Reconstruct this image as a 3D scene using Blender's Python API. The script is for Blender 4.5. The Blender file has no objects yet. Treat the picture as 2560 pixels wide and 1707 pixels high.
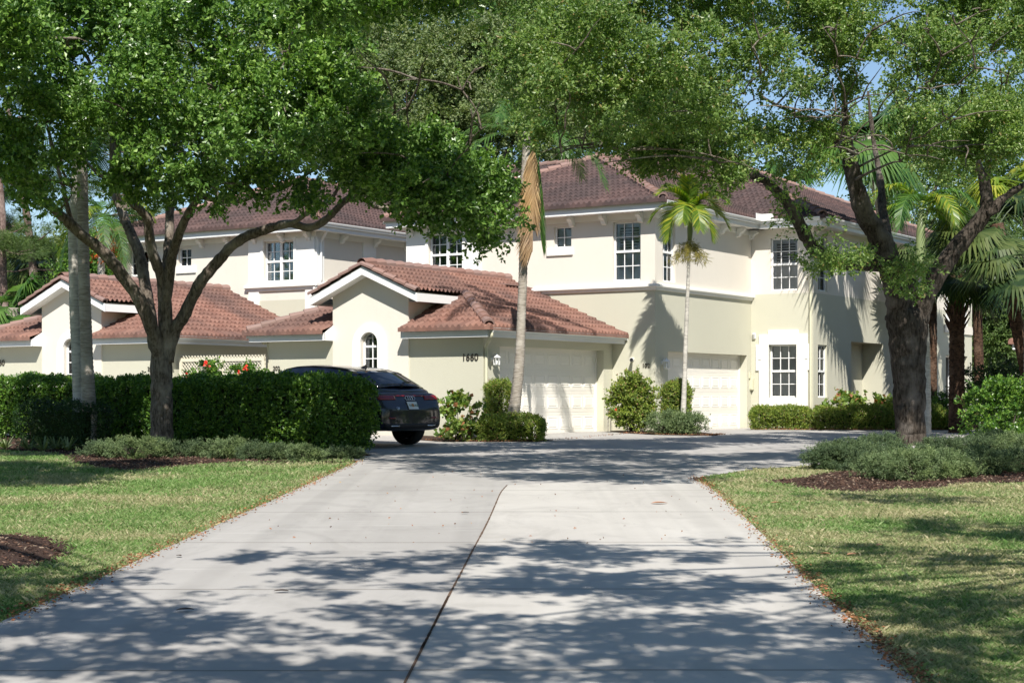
import bpy, bmesh, math, random
import numpy as np
from mathutils import Vector, Matrix
R = math.radians
SC = bpy.context.scene
COL = SC.collection
# ---------------------------------------------------------------- camera, sky, sun, exposure
F, CX, HY, CZ = 4117.0, 1280.0, 990.0, 0.94      # focal length and horizon in photo pixels, eye level above the garage floor
cd = bpy.data.cameras.new("camera"); cam = bpy.data.objects.new("camera", cd); COL.objects.link(cam)
cam.location = (0, 0, CZ); cam.rotation_euler = (R(90), 0, 0)
cd.sensor_width = 36.0; cd.lens = 36.0 * F / 2560.0
cd.shift_y = (HY - 853.5) / 2560.0; cd.shift_x = 0.0
cd.clip_start = 0.1; cd.clip_end = 2000
SC.camera = cam
SUN = Vector((0.075, -0.957, 0.98)).normalized()
w = bpy.data.worlds.new("World"); SC.world = w; w.use_nodes = True
nt = w.node_tree; nt.nodes.clear()
sky = nt.nodes.new("ShaderNodeTexSky"); sky.sky_type = 'NISHITA'; sky.sun_disc = False
sky.sun_elevation = math.asin(SUN.z); sky.sun_rotation = math.atan2(SUN.x, SUN.y)
sky.air_density = 1.0; sky.dust_density = 0.15; sky.ozone_density = 3.0
bg = nt.nodes.new("ShaderNodeBackground"); bg.inputs[1].default_value = 0.085
wo = nt.nodes.new("ShaderNodeOutputWorld")
hs = nt.nodes.new('ShaderNodeHueSaturation'); hs.inputs['Saturation'].default_value = 1.0; nt.links.new(sky.outputs[0], hs.inputs['Color']); nt.links.new(hs.outputs[0], bg.inputs[0]); nt.links.new(bg.outputs[0], wo.inputs[0])
ld = bpy.data.lights.new("sun", 'SUN'); ld.energy = 5.0; ld.angle = R(0.53); ld.color = (1.0, 0.955, 0.88)
lo = bpy.data.objects.new("sun", ld); COL.objects.link(lo); lo.rotation_euler = SUN.to_track_quat('Z', 'Y').to_euler()
lo.location = (0, -20, 40)
SC.view_settings.view_transform = 'Standard'; SC.view_settings.look = 'None'
SC.view_settings.exposure = 0.54; SC.view_settings.gamma = 1.0
SC.cycles.max_bounces = 6; SC.cycles.diffuse_bounces = 3; SC.cycles.transparent_max_bounces = 12
SC.cycles.transmission_bounces = 4; SC.cycles.glossy_bounces = 3; SC.cycles.caustics_reflective = False; SC.cycles.caustics_refractive = False

# ---------------------------------------------------------------- helpers
rnd = random.Random(7)
def gz(Y): return min(0.0, -0.71 + 0.0171 * Y)
def gzn(Y): return np.minimum(0.0, -0.71 + 0.0171 * Y)
def at(px, Y, y=None, z=None):
    """world point seen at photo column px, at distance Y; height from photo row y or given z (None: on the ground)"""
    X = (px - CX) / F * Y
    if y is not None: return Vector((X, Y, CZ + (HY - y) * Y / F))
    return Vector((X, Y, gz(Y) if z is None else z))
def gpt(px, y):
    """ground point seen at photo pixel"""
    Y = F * 1.65 / (y - 920.0)
    if Y > 41.5: Y = F * CZ / (y - HY)
    return ((px - CX) / F * Y, Y)
def tag(o, label=None, cat=None, group=None, kind=None):
    if label: o['label'] = label
    if cat: o['category'] = cat
    if group: o['group'] = group
    if kind: o['kind'] = kind
    return o
def empty(name, loc=(0, 0, 0), rz=0, label=None, cat=None, group=None, parent=None):
    o = bpy.data.objects.new(name, None); COL.objects.link(o); o.location = loc; o.rotation_euler = (0, 0, rz)
    o.empty_display_size = 0.2
    if parent: o.parent = parent
    return tag(o, label, cat, group)
def link(name, me, mat, parent=None):
    o = bpy.data.objects.new(name, me); COL.objects.link(o)
    if mat is not None:
        for m in (mat if isinstance(mat, (list, tuple)) else [mat]): me.materials.append(m)
    if parent is not None: o.parent = parent
    return o
def mesh_np(name, V, Fc, mat, parent=None, smooth=False, uv=None, mi=None):
    """V (N,3); Fc (M,k) int array"""
    V = np.asarray(V, dtype=np.float32); Fc = np.asarray(Fc, dtype=np.int32)
    me = bpy.data.meshes.new(name)
    M, k = Fc.shape
    me.vertices.add(len(V)); me.vertices.foreach_set("co", V.ravel())
    me.loops.add(M * k); me.loops.foreach_set("vertex_index", Fc.ravel())
    me.polygons.add(M); me.polygons.foreach_set("loop_start", np.arange(0, M * k, k, dtype=np.int32))
    me.polygons.foreach_set("loop_total", np.full(M, k, dtype=np.int32))
    if mi is not None: me.polygons.foreach_set("material_index", np.asarray(mi, dtype=np.int32))
    me.polygons.foreach_set("use_smooth", np.full(M, smooth, dtype=bool))
    if uv is not None:
        l = me.uv_layers.new(name="UVMap"); l.data.foreach_set("uv", np.asarray(uv, dtype=np.float32)[Fc.ravel()].ravel())
    me.update(calc_edges=True)
    return link(name, me, mat, parent)
class MB:
    def __init__(s): s.v = []; s.f = []; s.m = []; s.mi = 0
    def add(s, vs, fs):
        n = len(s.v); s.v += [tuple(v) for v in vs]; s.f += [tuple(n + i for i in f) for f in fs]; s.m += [s.mi] * len(fs); return s
    def box(s, T, u0, u1, d0, d1, z0, z1):
        c = [T(u, d, z) for z in (z0, z1) for (u, d) in ((u0, d0), (u1, d0), (u1, d1), (u0, d1))]
        return s.add(c, [(0, 3, 2, 1), (4, 5, 6, 7), (0, 1, 5, 4), (1, 2, 6, 5), (2, 3, 7, 6), (3, 0, 4, 7)])
    def prism(s, T, poly, d0, d1):
        """polygon in (u,z) extruded from depth d0 to d1"""
        n = len(poly)
        vs = [T(u, d0, z) for u, z in poly] + [T(u, d1, z) for u, z in poly]
        return s.add(vs, [tuple(range(n)), tuple(range(2 * n - 1, n - 1, -1))] + [(i, (i + 1) % n, n + (i + 1) % n, n + i) for i in range(n)])
    def quad(s, a, b, c, d): return s.add([a, b, c, d], [(0, 1, 2, 3)])
    def tube(s, pts, rads, n=8, cap=True):
        pts = [Vector(p) for p in pts]
        if not isinstance(rads, (list, tuple)): rads = [rads] * len(pts)
        base = len(s.v); prev = None
        for i, p in enumerate(pts):
            t = (pts[min(i + 1, len(pts) - 1)] - pts[max(i - 1, 0)]).normalized()
            if prev is None:
                a = Vector((1, 0, 0)) if abs(t.x) < 0.8 else Vector((0, 1, 0)); prev = (a - t * a.dot(t)).normalized()
            else: prev = (prev - t * prev.dot(t)).normalized()
            q = t.cross(prev)
            for k in range(n):
                th = 2 * math.pi * k / n
                s.v.append(tuple(p + (prev * math.cos(th) + q * math.sin(th)) * rads[i]))
        nf = 0
        for i in range(len(pts) - 1):
            for k in range(n):
                a = base + i * n + k; b = base + i * n + (k + 1) % n
                s.f.append((a, b, b + n, a + n)); nf += 1
        if cap:
            s.f.append(tuple(base + k for k in range(n - 1, -1, -1))); s.f.append(tuple(base + (len(pts) - 1) * n + k for k in range(n))); nf += 2
        s.m += [s.mi] * nf
        return s
    def build(s, name, mat, parent=None, smooth=False, recalc=True, bevel=0):
        me = bpy.data.meshes.new(name); me.from_pydata(s.v, [], s.f)
        me.polygons.foreach_set("material_index", np.array(s.m, dtype=np.int32))
        if recalc or bevel:
            b = bmesh.new(); b.from_mesh(me)
            if recalc: bmesh.ops.recalc_face_normals(b, faces=b.faces[:])
            if bevel: bmesh.ops.bevel(b, geom=b.edges[:], offset=bevel, segments=2, profile=0.6, affect='EDGES', clamp_overlap=True)
            b.to_mesh(me); b.free()
        me.polygons.foreach_set("use_smooth", np.full(len(me.polygons), smooth, dtype=bool))
        me.update()
        return link(name, me, mat, parent)
def catmull(pts, k=5):
    P = [Vector(p) for p in pts]; out = []
    for i in range(len(P) - 1):
        p0 = P[max(i - 1, 0)]; p1 = P[i]; p2 = P[i + 1]; p3 = P[min(i + 2, len(P) - 1)]
        for j in range(k):
            t = j / k
            out.append(0.5 * ((2 * p1) + (p2 - p0) * t + (2 * p0 - 5 * p1 + 4 * p2 - p3) * t * t + (3 * p1 - p0 - 3 * p2 + p3) * t ** 3))
    out.append(P[-1]); return out

# ---------------------------------------------------------------- materials
class NT:
    def __init__(s, name):
        s.m = bpy.data.materials.new(name); s.m.use_nodes = True; s.t = s.m.node_tree; s.t.nodes.clear()
        s.out = s.n('OutputMaterial'); s.p = s.n('BsdfPrincipled'); s.l(s.p.outputs[0], s.out.inputs[0])
    def n(s, k, **kw):
        x = s.t.nodes.new('ShaderNode' + k)
        for a, b in kw.items(): setattr(x, a, b)
        return x
    def l(s, a, b): s.t.links.new(a, b)
    def i(s, node, name, v):
        if hasattr(v, 'is_linked') or isinstance(v, bpy.types.NodeSocket): s.l(v, node.inputs[name])
        else: node.inputs[name].default_value = v
    def coord(s, kind='Object', scale=(1, 1, 1)):
        c = s.n('TexCoord'); m = s.n('Mapping'); s.l(c.outputs[kind], m.inputs[0]); m.inputs['Scale'].default_value = scale; return m.outputs[0]
    def noise(s, vec, scale, det=3, rough=0.55, dist=0):
        x = s.n('TexNoise'); s.l(vec, x.inputs['Vector']); x.inputs['Scale'].default_value = scale; x.inputs['Detail'].default_value = det
        x.inputs['Roughness'].default_value = rough; x.inputs['Distortion'].default_value = dist; return x.outputs['Fac']
    def ramp(s, fac, stops):
        x = s.n('ValToRGB'); s.l(fac, x.inputs[0]); cr = x.color_ramp
        while len(cr.elements) > 1: cr.elements.remove(cr.elements[-1])
        for k, (p, c) in enumerate(stops):
            e = cr.elements[0] if k == 0 else cr.elements.new(p)
            e.position = p; e.color = (c[0], c[1], c[2], 1) if not isinstance(c, (int, float)) else (c, c, c, 1)
        return x.outputs[0]
    def mix(s, f, a, b, mode='MIX'):
        x = s.n('MixRGB', blend_type=mode)
        for k, v in ((0, f), (1, a), (2, b)):
            if isinstance(v, bpy.types.NodeSocket): s.l(v, x.inputs[k])
            else: x.inputs[k].default_value = v if k == 0 else ((v[0], v[1], v[2], 1) if not isinstance(v, (int, float)) else (v, v, v, 1))
        return x.outputs[0]
    def math(s, op, a, b=0.0):
        x = s.n('Math', operation=op)
        for k, v in ((0, a), (1, b)):
            if isinstance(v, bpy.types.NodeSocket): s.l(v, x.inputs[k])
            else: x.inputs[k].default_value = v
        return x.outputs[0]
    def bump(s, h, strength=0.3, dist=0.02):
        b = s.n('Bump'); s.l(h, b.inputs['Height']); b.inputs['Strength'].default_value = strength; b.inputs['Distance'].default_value = dist
        s.l(b.outputs[0], s.p.inputs['Normal']); return b
    def base(s, v, rough=0.7, spec=0.5, metal=0.0):
        if isinstance(v, bpy.types.NodeSocket): s.l(v, s.p.inputs['Base Color'])
        else: s.p.inputs['Base Color'].default_value = (*v, 1)
        s.p.inputs['Roughness'].default_value = rough; s.p.inputs['Specular IOR Level'].default_value = spec; s.p.inputs['Metallic'].default_value = metal
        return s.m
def plain(name, c, rough=0.6, spec=0.5, metal=0.0, var=0.08, sc=6.0, bump=0.0):
    m = NT(name); v = m.coord(); n = m.noise(v, sc, 4)
    col = m.mix(n, [x * (1 - var) for x in c], [min(1, x * (1 + var)) for x in c])
    m.base(col, rough, spec, metal)
    if bump: m.bump(m.noise(v, sc * 12, 3), bump, 0.01)
    return m.m
def stucco(name, c, dirt=(0.45, 0.42, 0.34)):
    m = NT(name); v = m.coord()
    big = m.noise(v, 0.6, 4); fine = m.noise(v, 55, 4, 0.7)
    streak = m.noise(m.coord(scale=(5, 5, 0.5)), 1.6, 4, 0.6)
    col = m.mix(big, [x * 0.95 for x in c], [min(1, x * 1.04) for x in c])
    col = m.mix(m.math('MULTIPLY', m.ramp(streak, [(0.52, 0), (0.85, 1)]), 0.07), col, dirt)
    sz = m.n('SeparateXYZ'); m.l(v, sz.inputs[0]); bd_ = m.ramp(m.math('ADD', sz.outputs[2], m.math('MULTIPLY', m.noise(v, 2.5, 4), .5)), [(0.12, 1), (0.62, 0)]); col = m.mix(m.math('MULTIPLY', bd_, .35), col, (.30, .27, .20))
    bl_ = m.ramp(m.noise(v, 1.7, 5, .7, .8), [(0.55, 0), (0.72, 1)]); col = m.mix(m.math('MULTIPLY', bl_, .10), col, [x * .78 for x in c])
    m.base(col, 0.9, 0.15)
    m.bump(fine, 0.45, 0.012)
    return m.m
def tile_mat(name, reds, darks, darkness, lo=0.35, hi=0.65):
    m = NT(name); uv = m.n('UVMap')
    fl = m.n('VectorMath', operation='FLOOR'); m.l(uv.outputs[0], fl.inputs[0])
    wn = m.n('TexWhiteNoise', noise_dimensions='2D'); m.l(fl.outputs[0], wn.inputs['Vector'])
    rc = m.ramp(wn.outputs['Value'], [(0, reds[0]), (0.5, reds[1]), (1, reds[2])])
    v = m.coord(); dk = m.noise(v, 0.5, 4, 0.55, 0.4); d2 = m.noise(v, 9, 4, 0.6)
    f = m.math('MULTIPLY', m.ramp(m.math('ADD', m.math('MULTIPLY', dk, 0.85), m.math('MULTIPLY', d2, 0.15)), [(lo, 0), (hi, 1)]), darkness)
    dc = m.mix(wn.outputs['Value'], darks[0], darks[1])
    col = m.mix(f, rc, dc)
    # lichen on the nose of each tile
    m.base(col, 0.88, 0.25); m.bump(m.noise(v, 60, 3), 0.25, 0.006)
    return m.m
def leaf_mat(name, cols, trans=0.35, rough=0.42, spec=0.5, tcol=None, clump=0.7, dead=None):
    m = NT(name); g = m.n('NewGeometry'); r = g.outputs['Random Per Island']
    c = m.ramp(r, [(i / (len(cols) - 1), x) for i, x in enumerate(cols)])
    v = m.coord(); n = m.noise(v, clump, 3)
    c = m.mix(m.ramp(n, [(0.35, 0.0), (0.7, 1.0)]), c, m.mix(1.0, c, (1.25, 1.18, 0.85), 'MULTIPLY'))
    if dead:
        c = m.mix(m.math('GREATER_THAN', m.math('FRACT', m.math('MULTIPLY', r, 37.0)), 1 - dead[0]), c, dead[1])
    m.base(c, rough, spec)
    tr = m.n('BsdfTranslucent'); m.l(m.mix(1.0, c, tcol or (1.5, 1.7, 0.55), 'MULTIPLY'), tr.inputs[0])
    mx = m.n('MixShader'); mx.inputs[0].default_value = trans
    m.l(m.p.outputs[0], mx.inputs[1]); m.l(tr.outputs[0], mx.inputs[2]); m.l(mx.outputs[0], m.out.inputs[0])
    return m.m
def bark_mat(name, c0, c1, c2, sc=(14, 14, 3.5), bump=1.0):
    m = NT(name); v = m.coord(scale=sc)
    a = m.noise(v, 1.6, 5, 0.65, 0.6); b = m.noise(m.coord(), 2.2, 4)
    col = m.mix(m.ramp(a, [(0.38, 0), (0.62, 1)]), c0, c1)
    col = m.mix(m.ramp(b, [(0.5, 0), (0.72, 1)]), col, c2)
    m.base(col, 0.95, 0.1); m.bump(a, bump, 0.05); return m.m

M = {}
M['cream'] = stucco('cream_stucco', (0.725, 0.675, 0.595))
M['sage'] = stucco('sage_stucco', (0.565, 0.55, 0.445))
M['white'] = plain('white_trim_paint', (0.83, 0.83, 0.82), 0.5, 0.35, var=0.04, sc=3)
M['whitest'] = stucco('white_stucco_trim', (0.84, 0.83, 0.79))
M['gutter'] = plain('white_gutter_enamel', (0.80, 0.80, 0.78), 0.3, 0.5, var=0.05, sc=2.5)
M['ivory'] = plain('ivory_garage_door_paint', (0.85, 0.815, 0.745), 0.55, 0.4, var=0.03, sc=2)
M['spout'] = plain('sage_downspout_paint', (0.62, 0.60, 0.45), 0.5, 0.4, var=0.05)
M['rubber'] = plain('black_rubber', (0.02, 0.02, 0.02), 0.8, 0.3)
M['bronze'] = plain('dark_bronze_numerals', (0.035, 0.028, 0.022), 0.5, 0.5)
M['screen'] = plain('dark_screen_mesh', (0.03, 0.03, 0.032), 0.7, 0.3)
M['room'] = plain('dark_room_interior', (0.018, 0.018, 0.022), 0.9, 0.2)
M['blind'] = plain('pale_window_blind', (0.80, 0.80, 0.77), 0.7, 0.3, var=0.04)
M['tile_low'] = tile_mat('faded_red_clay_tile', [(0.215, 0.108, 0.082), (0.255, 0.132, 0.10), (0.295, 0.16, 0.122)], [(0.11, 0.070, 0.062), (0.15, 0.092, 0.078)], 0.9, 0.36, 0.60)
M['tile_high'] = tile_mat('weathered_brown_clay_tile', [(0.098, 0.060, 0.055), (0.125, 0.075, 0.068), (0.155, 0.092, 0.082)], [(0.052, 0.040, 0.040), (0.078, 0.057, 0.056)], 0.9, 0.3, 0.6)
M['ridge'] = tile_mat('pinkish_ridge_tile', [(0.24, 0.135, 0.11), (0.29, 0.175, 0.145), (0.25, 0.165, 0.145)], [(0.20, 0.15, 0.13), (0.27, 0.19, 0.165)], 0.7, 0.4, 0.7)
def glass_mat():
    m = NT('window_glass'); m.p.inputs['Base Color'].default_value = (0.02, 0.02, 0.025, 1)
    gl = m.n('BsdfGlossy'); gl.inputs['Roughness'].default_value = 0.03; gl.inputs[0].default_value = (0.9, 0.95, 1, 1)
    tr = m.n('BsdfTransparent'); tr.inputs[0].default_value = (0.88, 0.90, 0.92, 1)
    fr = m.n('Fresnel'); fr.inputs[0].default_value = 1.5
    mx = m.n('MixShader'); m.l(m.math('ADD', fr.outputs[0], 0.0), mx.inputs[0]); m.l(tr.outputs[0], mx.inputs[1]); m.l(gl.outputs[0], mx.inputs[2]); m.l(mx.outputs[0], m.out.inputs[0])
    return m.m
M['glass'] = glass_mat()
def concrete(name, c, c2):
    m = NT(name); v = m.coord()
    big = m.noise(v, 0.35, 5, 0.6); mid = m.noise(m.coord(scale=(1, 0.45, 1)), 2.2, 5, 0.65); fine = m.noise(v, 120, 3, 0.8)
    col = m.mix(m.ramp(big, [(0.3, 0), (0.7, 1)]), c, c2)
    col = m.mix(m.math('MULTIPLY', m.ramp(mid, [(0.45, 0), (0.75, 1)]), 0.22), col, [x * 0.72 for x in c])
    col = m.mix(m.math('MULTIPLY', m.ramp(fine, [(0.55, 0), (0.75, 1)]), 0.25), col, [x * 0.6 for x in c])
    st = m.noise(m.coord(scale=(1, .5, 1)), 0.9, 6, 0.7, 1.2); col = m.mix(m.math('MULTIPLY', m.ramp(st, [(0.52, 0), (0.62, 1)]), 0.16), col, (0.16, 0.15, 0.14))
    trk = m.noise(m.coord(scale=(2.6, .03, 1)), 1.0, 3, 0.5); col = m.mix(m.math('MULTIPLY', m.ramp(trk, [(0.5, 0), (0.66, 1)]), 0.14), col, (0.12, 0.115, 0.11))
    pale = m.noise(m.coord(scale=(.5, 4, 1)), 1.3, 4, .6); col = m.mix(m.math('MULTIPLY', m.ramp(pale, [(0.6, 0), (0.75, 1)]), 0.25), col, (0.62, 0.60, 0.57))
    sp = m.noise(v, 22, 2, 0.5); col = m.mix(m.math('MULTIPLY', m.ramp(sp, [(0.73, 0), (0.77, 1)]), 0.5), col, (0.14, 0.12, 0.1))
    # saw-cut joints every 3.26 m across the drive
    s = m.n('SeparateXYZ'); m.l(v, s.inputs[0])
    wob = m.math('MULTIPLY', m.math('SUBTRACT', m.noise(v, 3, 2), 0.5), 0.02)
    fr = m.math('FRACT', m.math('DIVIDE', m.math('ADD', m.math('SUBTRACT', s.outputs[1], 8.88 - 1.63), wob), 3.26))
    dj = m.math('ABSOLUTE', m.math('SUBTRACT', fr, 0.5))
    line = m.math('LESS_THAN', dj, 0.0032); soft = m.ramp(dj, [(0.0, 0.5), (0.02, 0)])
    lim = m.math('LESS_THAN', s.outputs[1], 24.5)
    col = m.mix(m.math('MULTIPLY', m.math('MULTIPLY', soft, m.noise(v, 4, 3)), lim), col, [x * 0.6 for x in c])
    col = m.mix(m.math('MULTIPLY', m.math('MULTIPLY', line, lim), 0.75), col, (0.10, 0.085, 0.065))
    m.base(col, 0.9, 0.2)
    m.bump(m.math('SUBTRACT', m.math('ADD', m.math('MULTIPLY', fine, 0.3), m.math('MULTIPLY', m.noise(m.coord(scale=(1, 8, 1)), 20, 2), 0.2)), m.math('MULTIPLY', line, 0.8)), 0.35, 0.008)
    return m.m
M['conc_l'] = concrete('grey_broom_finished_concrete', (0.37, 0.352, 0.33), (0.44, 0.42, 0.395))
M['conc_r'] = concrete('pale_newer_concrete', (0.46, 0.435, 0.40), (0.53, 0.505, 0.465))
def lawn_mat():
    m = NT('lawn_soil_and_thatch'); v = m.coord()
    n = m.noise(v, 0.5, 4); f = m.noise(v, 30, 4, 0.7)
    c = m.mix(m.ramp(n, [(0.35, 0), (0.65, 1)]), (0.17, 0.235, 0.075), (0.29, 0.29, 0.14))
    c = m.mix(f, c, (0.09, 0.105, 0.04)); m.base(c, 0.95, 0.1); m.bump(f, 0.8, 0.03); return m.m
M['lawn'] = lawn_mat()
def mulch_mat():
    m = NT('brown_bark_mulch'); v = m.coord(scale=(1, 1, 1))
    a = m.n('TexVoronoi'); m.l(v, a.inputs['Vector']); a.inputs['Scale'].default_value = 34
    c = m.ramp(m.noise(v, 40, 3), [(0.3, (0.035, 0.021, 0.017)), (0.55, (0.085, 0.052, 0.04)), (0.75, (0.18, 0.13, 0.10))])
    m.base(c, 0.95, 0.1); m.bump(a.outputs['Distance'], 1.0, 0.04); return m.m
M['mulch'] = mulch_mat()
def chip_mat():
    m = NT('bark_chips'); g = m.n('NewGeometry')
    m.base(m.ramp(g.outputs['Random Per Island'], [(0, (0.035, 0.022, 0.017)), (0.4, (0.09, 0.052, 0.04)), (0.75, (0.17, 0.10, 0.07)), (1, (0.30, 0.24, 0.18))]), 0.9, 0.1); return m.m
M['chips'] = chip_mat()
def litter_mat():
    m = NT('dry_fallen_leaves'); g = m.n('NewGeometry')
    m.base(m.ramp(g.outputs['Random Per Island'], [(0, (0.10, 0.055, 0.03)), (0.5, (0.26, 0.13, 0.06)), (0.8, (0.40, 0.16, 0.08)), (1, (0.45, 0.36, 0.2))]), 0.8, 0.2); return m.m
M['litter'] = litter_mat()
def grass_mat(name, dry):
    m = NT(name); g = m.n('NewGeometry'); r = g.outputs['Random Per Island']; v = m.coord()
    c = m.ramp(r, [(0, (0.09, 0.165, 0.045)), (0.35, (0.15, 0.27, 0.07)), (0.7, (0.23, 0.36, 0.11)), (1.0, (0.32, 0.38, 0.18))])
    d = m.ramp(r, [(0, (0.25, 0.27, 0.12)), (0.5, (0.42, 0.39, 0.22)), (1, (0.58, 0.50, 0.33))])
    k = m.math('ADD', m.math('MULTIPLY', m.noise(v, 0.55, 3), 0.75), m.math('MULTIPLY', m.noise(v, 5, 3), 0.25))
    k = m.math('ADD', k, m.math('MULTIPLY', m.math('FRACT', m.math('MULTIPLY', r, 17.0)), 0.16))
    c = m.mix(m.ramp(k, [(0.56 - dry, 0), (0.70 - dry, 1)]), c, d)
    m.base(c, 0.6, 0.3)
    tr = m.n('BsdfTranslucent'); m.l(m.mix(1.0, c, (1.2, 1.35, 0.7), 'MULTIPLY'), tr.inputs[0])
    mx = m.n('MixShader'); mx.inputs[0].default_value = 0.35
    m.l(m.p.outputs[0], mx.inputs[1]); m.l(tr.outputs[0], mx.inputs[2]); m.l(mx.outputs[0], m.out.inputs[0]); return m.m
M['grass_l'] = grass_mat('green_lawn_blades', 0.01)
M['grass_r'] = grass_mat('sunburnt_lawn_blades', 0.07)
M['oak1'] = leaf_mat('glossy_bright_oak_leaves', [(0.045, 0.105, 0.02), (0.08, 0.17, 0.033), (0.135, 0.25, 0.052), (0.25, 0.38, 0.11)], 0.30, 0.36, 0.65)
M['oak2'] = leaf_mat('small_grey_green_oak_leaves', [(0.075, 0.14, 0.04), (0.12, 0.205, 0.06), (0.18, 0.275, 0.09), (0.27, 0.345, 0.135)], 0.38, 0.42, 0.55, dead=(0.03, (0.30, 0.24, 0.10)))
M['oak3'] = leaf_mat('distant_olive_oak_leaves', [(0.09, 0.135, 0.055), (0.13, 0.185, 0.08), (0.18, 0.235, 0.11), (0.24, 0.28, 0.15)], 0.35, 0.5, 0.4)
M['hedge'] = leaf_mat('hedge_leaves', [(0.03, 0.08, 0.016), (0.06, 0.145, 0.024), (0.11, 0.22, 0.036), (0.20, 0.32, 0.06)], 0.28, 0.35, 0.5, clump=2)
M['clip'] = leaf_mat('clipped_yellow_green_leaves', [(0.07, 0.12, 0.025), (0.13, 0.20, 0.04), (0.22, 0.29, 0.06), (0.31, 0.35, 0.09)], 0.3, 0.45, 0.4, clump=3, dead=(0.05, (0.3, 0.16, 0.1)))
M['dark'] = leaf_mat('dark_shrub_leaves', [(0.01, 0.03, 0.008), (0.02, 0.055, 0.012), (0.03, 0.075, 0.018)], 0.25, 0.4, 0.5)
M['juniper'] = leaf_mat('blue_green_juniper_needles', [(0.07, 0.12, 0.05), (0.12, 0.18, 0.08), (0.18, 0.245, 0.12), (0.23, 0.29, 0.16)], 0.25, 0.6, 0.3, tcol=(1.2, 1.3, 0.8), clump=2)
M['juniper_dark'] = leaf_mat('dark_green_juniper_needles', [(0.045, 0.08, 0.04), (0.075, 0.12, 0.06), (0.11, 0.165, 0.085), (0.16, 0.21, 0.12)], 0.25, 0.6, 0.3, tcol=(1.2, 1.3, 0.8), clump=2)  # darker grey-green needles for most of the junipers
M['seagrape'] = leaf_mat('round_sea_grape_leaves', [(0.07, 0.13, 0.03), (0.13, 0.22, 0.05), (0.20, 0.29, 0.08), (0.26, 0.30, 0.10)], 0.3, 0.4, 0.5, clump=3, dead=(0.10, (0.30, 0.13, 0.06)))
M['palmgreen'] = leaf_mat('palm_leaflets', [(0.03, 0.085, 0.02), (0.06, 0.135, 0.03), (0.10, 0.19, 0.04)], 0.3, 0.4, 0.5)
M['palmlime'] = leaf_mat('yellow_green_palm_leaflets', [(0.06, 0.13, 0.02), (0.11, 0.19, 0.025), (0.19, 0.26, 0.035), (0.34, 0.33, 0.045)], 0.35, 0.4, 0.5, clump=1.5)
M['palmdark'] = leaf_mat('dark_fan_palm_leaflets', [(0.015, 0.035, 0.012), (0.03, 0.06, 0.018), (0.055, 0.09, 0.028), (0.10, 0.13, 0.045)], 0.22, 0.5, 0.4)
M['deadfrond'] = leaf_mat('dry_tan_palm_leaflets', [(0.28, 0.19, 0.12), (0.37, 0.26, 0.17), (0.46, 0.34, 0.23)], 0.25, 0.7, 0.2, tcol=(1.2, 1.1, 0.8))
M['flowerspray'] = leaf_mat('yellow_brown_palm_flower_spray', [(0.14, 0.13, 0.03), (0.24, 0.21, 0.05), (0.32, 0.28, 0.08)], 0.2, 0.6, 0.3)
M['grassy'] = leaf_mat('strappy_yellow_green_leaves', [(0.14, 0.22, 0.05), (0.24, 0.32, 0.08), (0.36, 0.40, 0.14)], 0.35, 0.5, 0.4)
M['pine'] = leaf_mat('pine_needles', [(0.05, 0.10, 0.03), (0.09, 0.15, 0.045), (0.14, 0.20, 0.07)], 0.3, 0.5, 0.4)
M['red'] = plain('red_petals', (0.75, 0.05, 0.03), 0.5, 0.3)
M['bark'] = bark_mat('furrowed_oak_bark', (0.03, 0.024, 0.019), (0.115, 0.095, 0.078), (0.19, 0.165, 0.145))
M['bark_l'] = bark_mat('grey_oak_bark', (0.08, 0.065, 0.052), (0.26, 0.215, 0.175), (0.38, 0.34, 0.29), (16, 16, 4))
M['palmbark'] = bark_mat('ringed_grey_palm_bark', (0.22, 0.19, 0.155), (0.42, 0.375, 0.32), (0.50, 0.46, 0.40), (3, 3, 22), 0.5)
M['palmbark_pale'] = bark_mat('pale_grey_palm_bark', (0.34, 0.32, 0.28), (0.56, 0.53, 0.47), (0.62, 0.59, 0.53), (3, 3, 14), 0.3)
M['sabalbark'] = bark_mat('brown_fibrous_palm_bark', (0.035, 0.022, 0.016), (0.12, 0.07, 0.045), (0.18, 0.12, 0.085), (8, 8, 10), 1.0)
M['pinebark'] = bark_mat('pinkish_pine_bark', (0.10, 0.065, 0.055), (0.26, 0.19, 0.165), (0.33, 0.26, 0.23), (9, 9, 4), 0.8)
M['crownshaft'] = plain('smooth_green_crownshaft', (0.20, 0.25, 0.11), 0.45, 0.5, var=0.2, sc=4)
M['lattice'] = plain('cream_lattice_paint', (0.66, 0.62, 0.50), 0.7, 0.3)

# ---------------------------------------------------------------- ground, driveway, beds
def sheet(name, poly, mat, lift, kind='structure', thick=0.0):
    b = bmesh.new(); vs = [b.verts.new((x, y, 0)) for x, y in poly]; b.faces.new(vs)
    bmesh.ops.triangulate(b, faces=b.faces[:])
    bmesh.ops.bisect_plane(b, geom=b.verts[:] + b.edges[:] + b.faces[:], plane_co=(0, 41.52, 0), plane_no=(0, 1, 0))
    for v in b.verts: v.co.z = gz(v.co.y) + lift
    if thick:
        r = bmesh.ops.extrude_face_region(b, geom=b.faces[:])
        for v in [g for g in r['geom'] if isinstance(g, bmesh.types.BMVert)]: v.co.z -= thick
    bmesh.ops.recalc_face_normals(b, faces=b.faces[:])
    me = bpy.data.meshes.new(name); b.to_mesh(me); b.free()
    for p in me.polygons:
        if abs(p.normal.z) > 0.9 and p.normal.z < 0 and not thick: p.flip()
    o = link(name, me, mat); return tag(o, kind=kind)
sheet('ground', [(-260, -60), (260, -60), (260, 400), (-260, 400)], M['lawn'], 0.0)
def spx(pts): return [gpt(*p) for p in pts]
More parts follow.
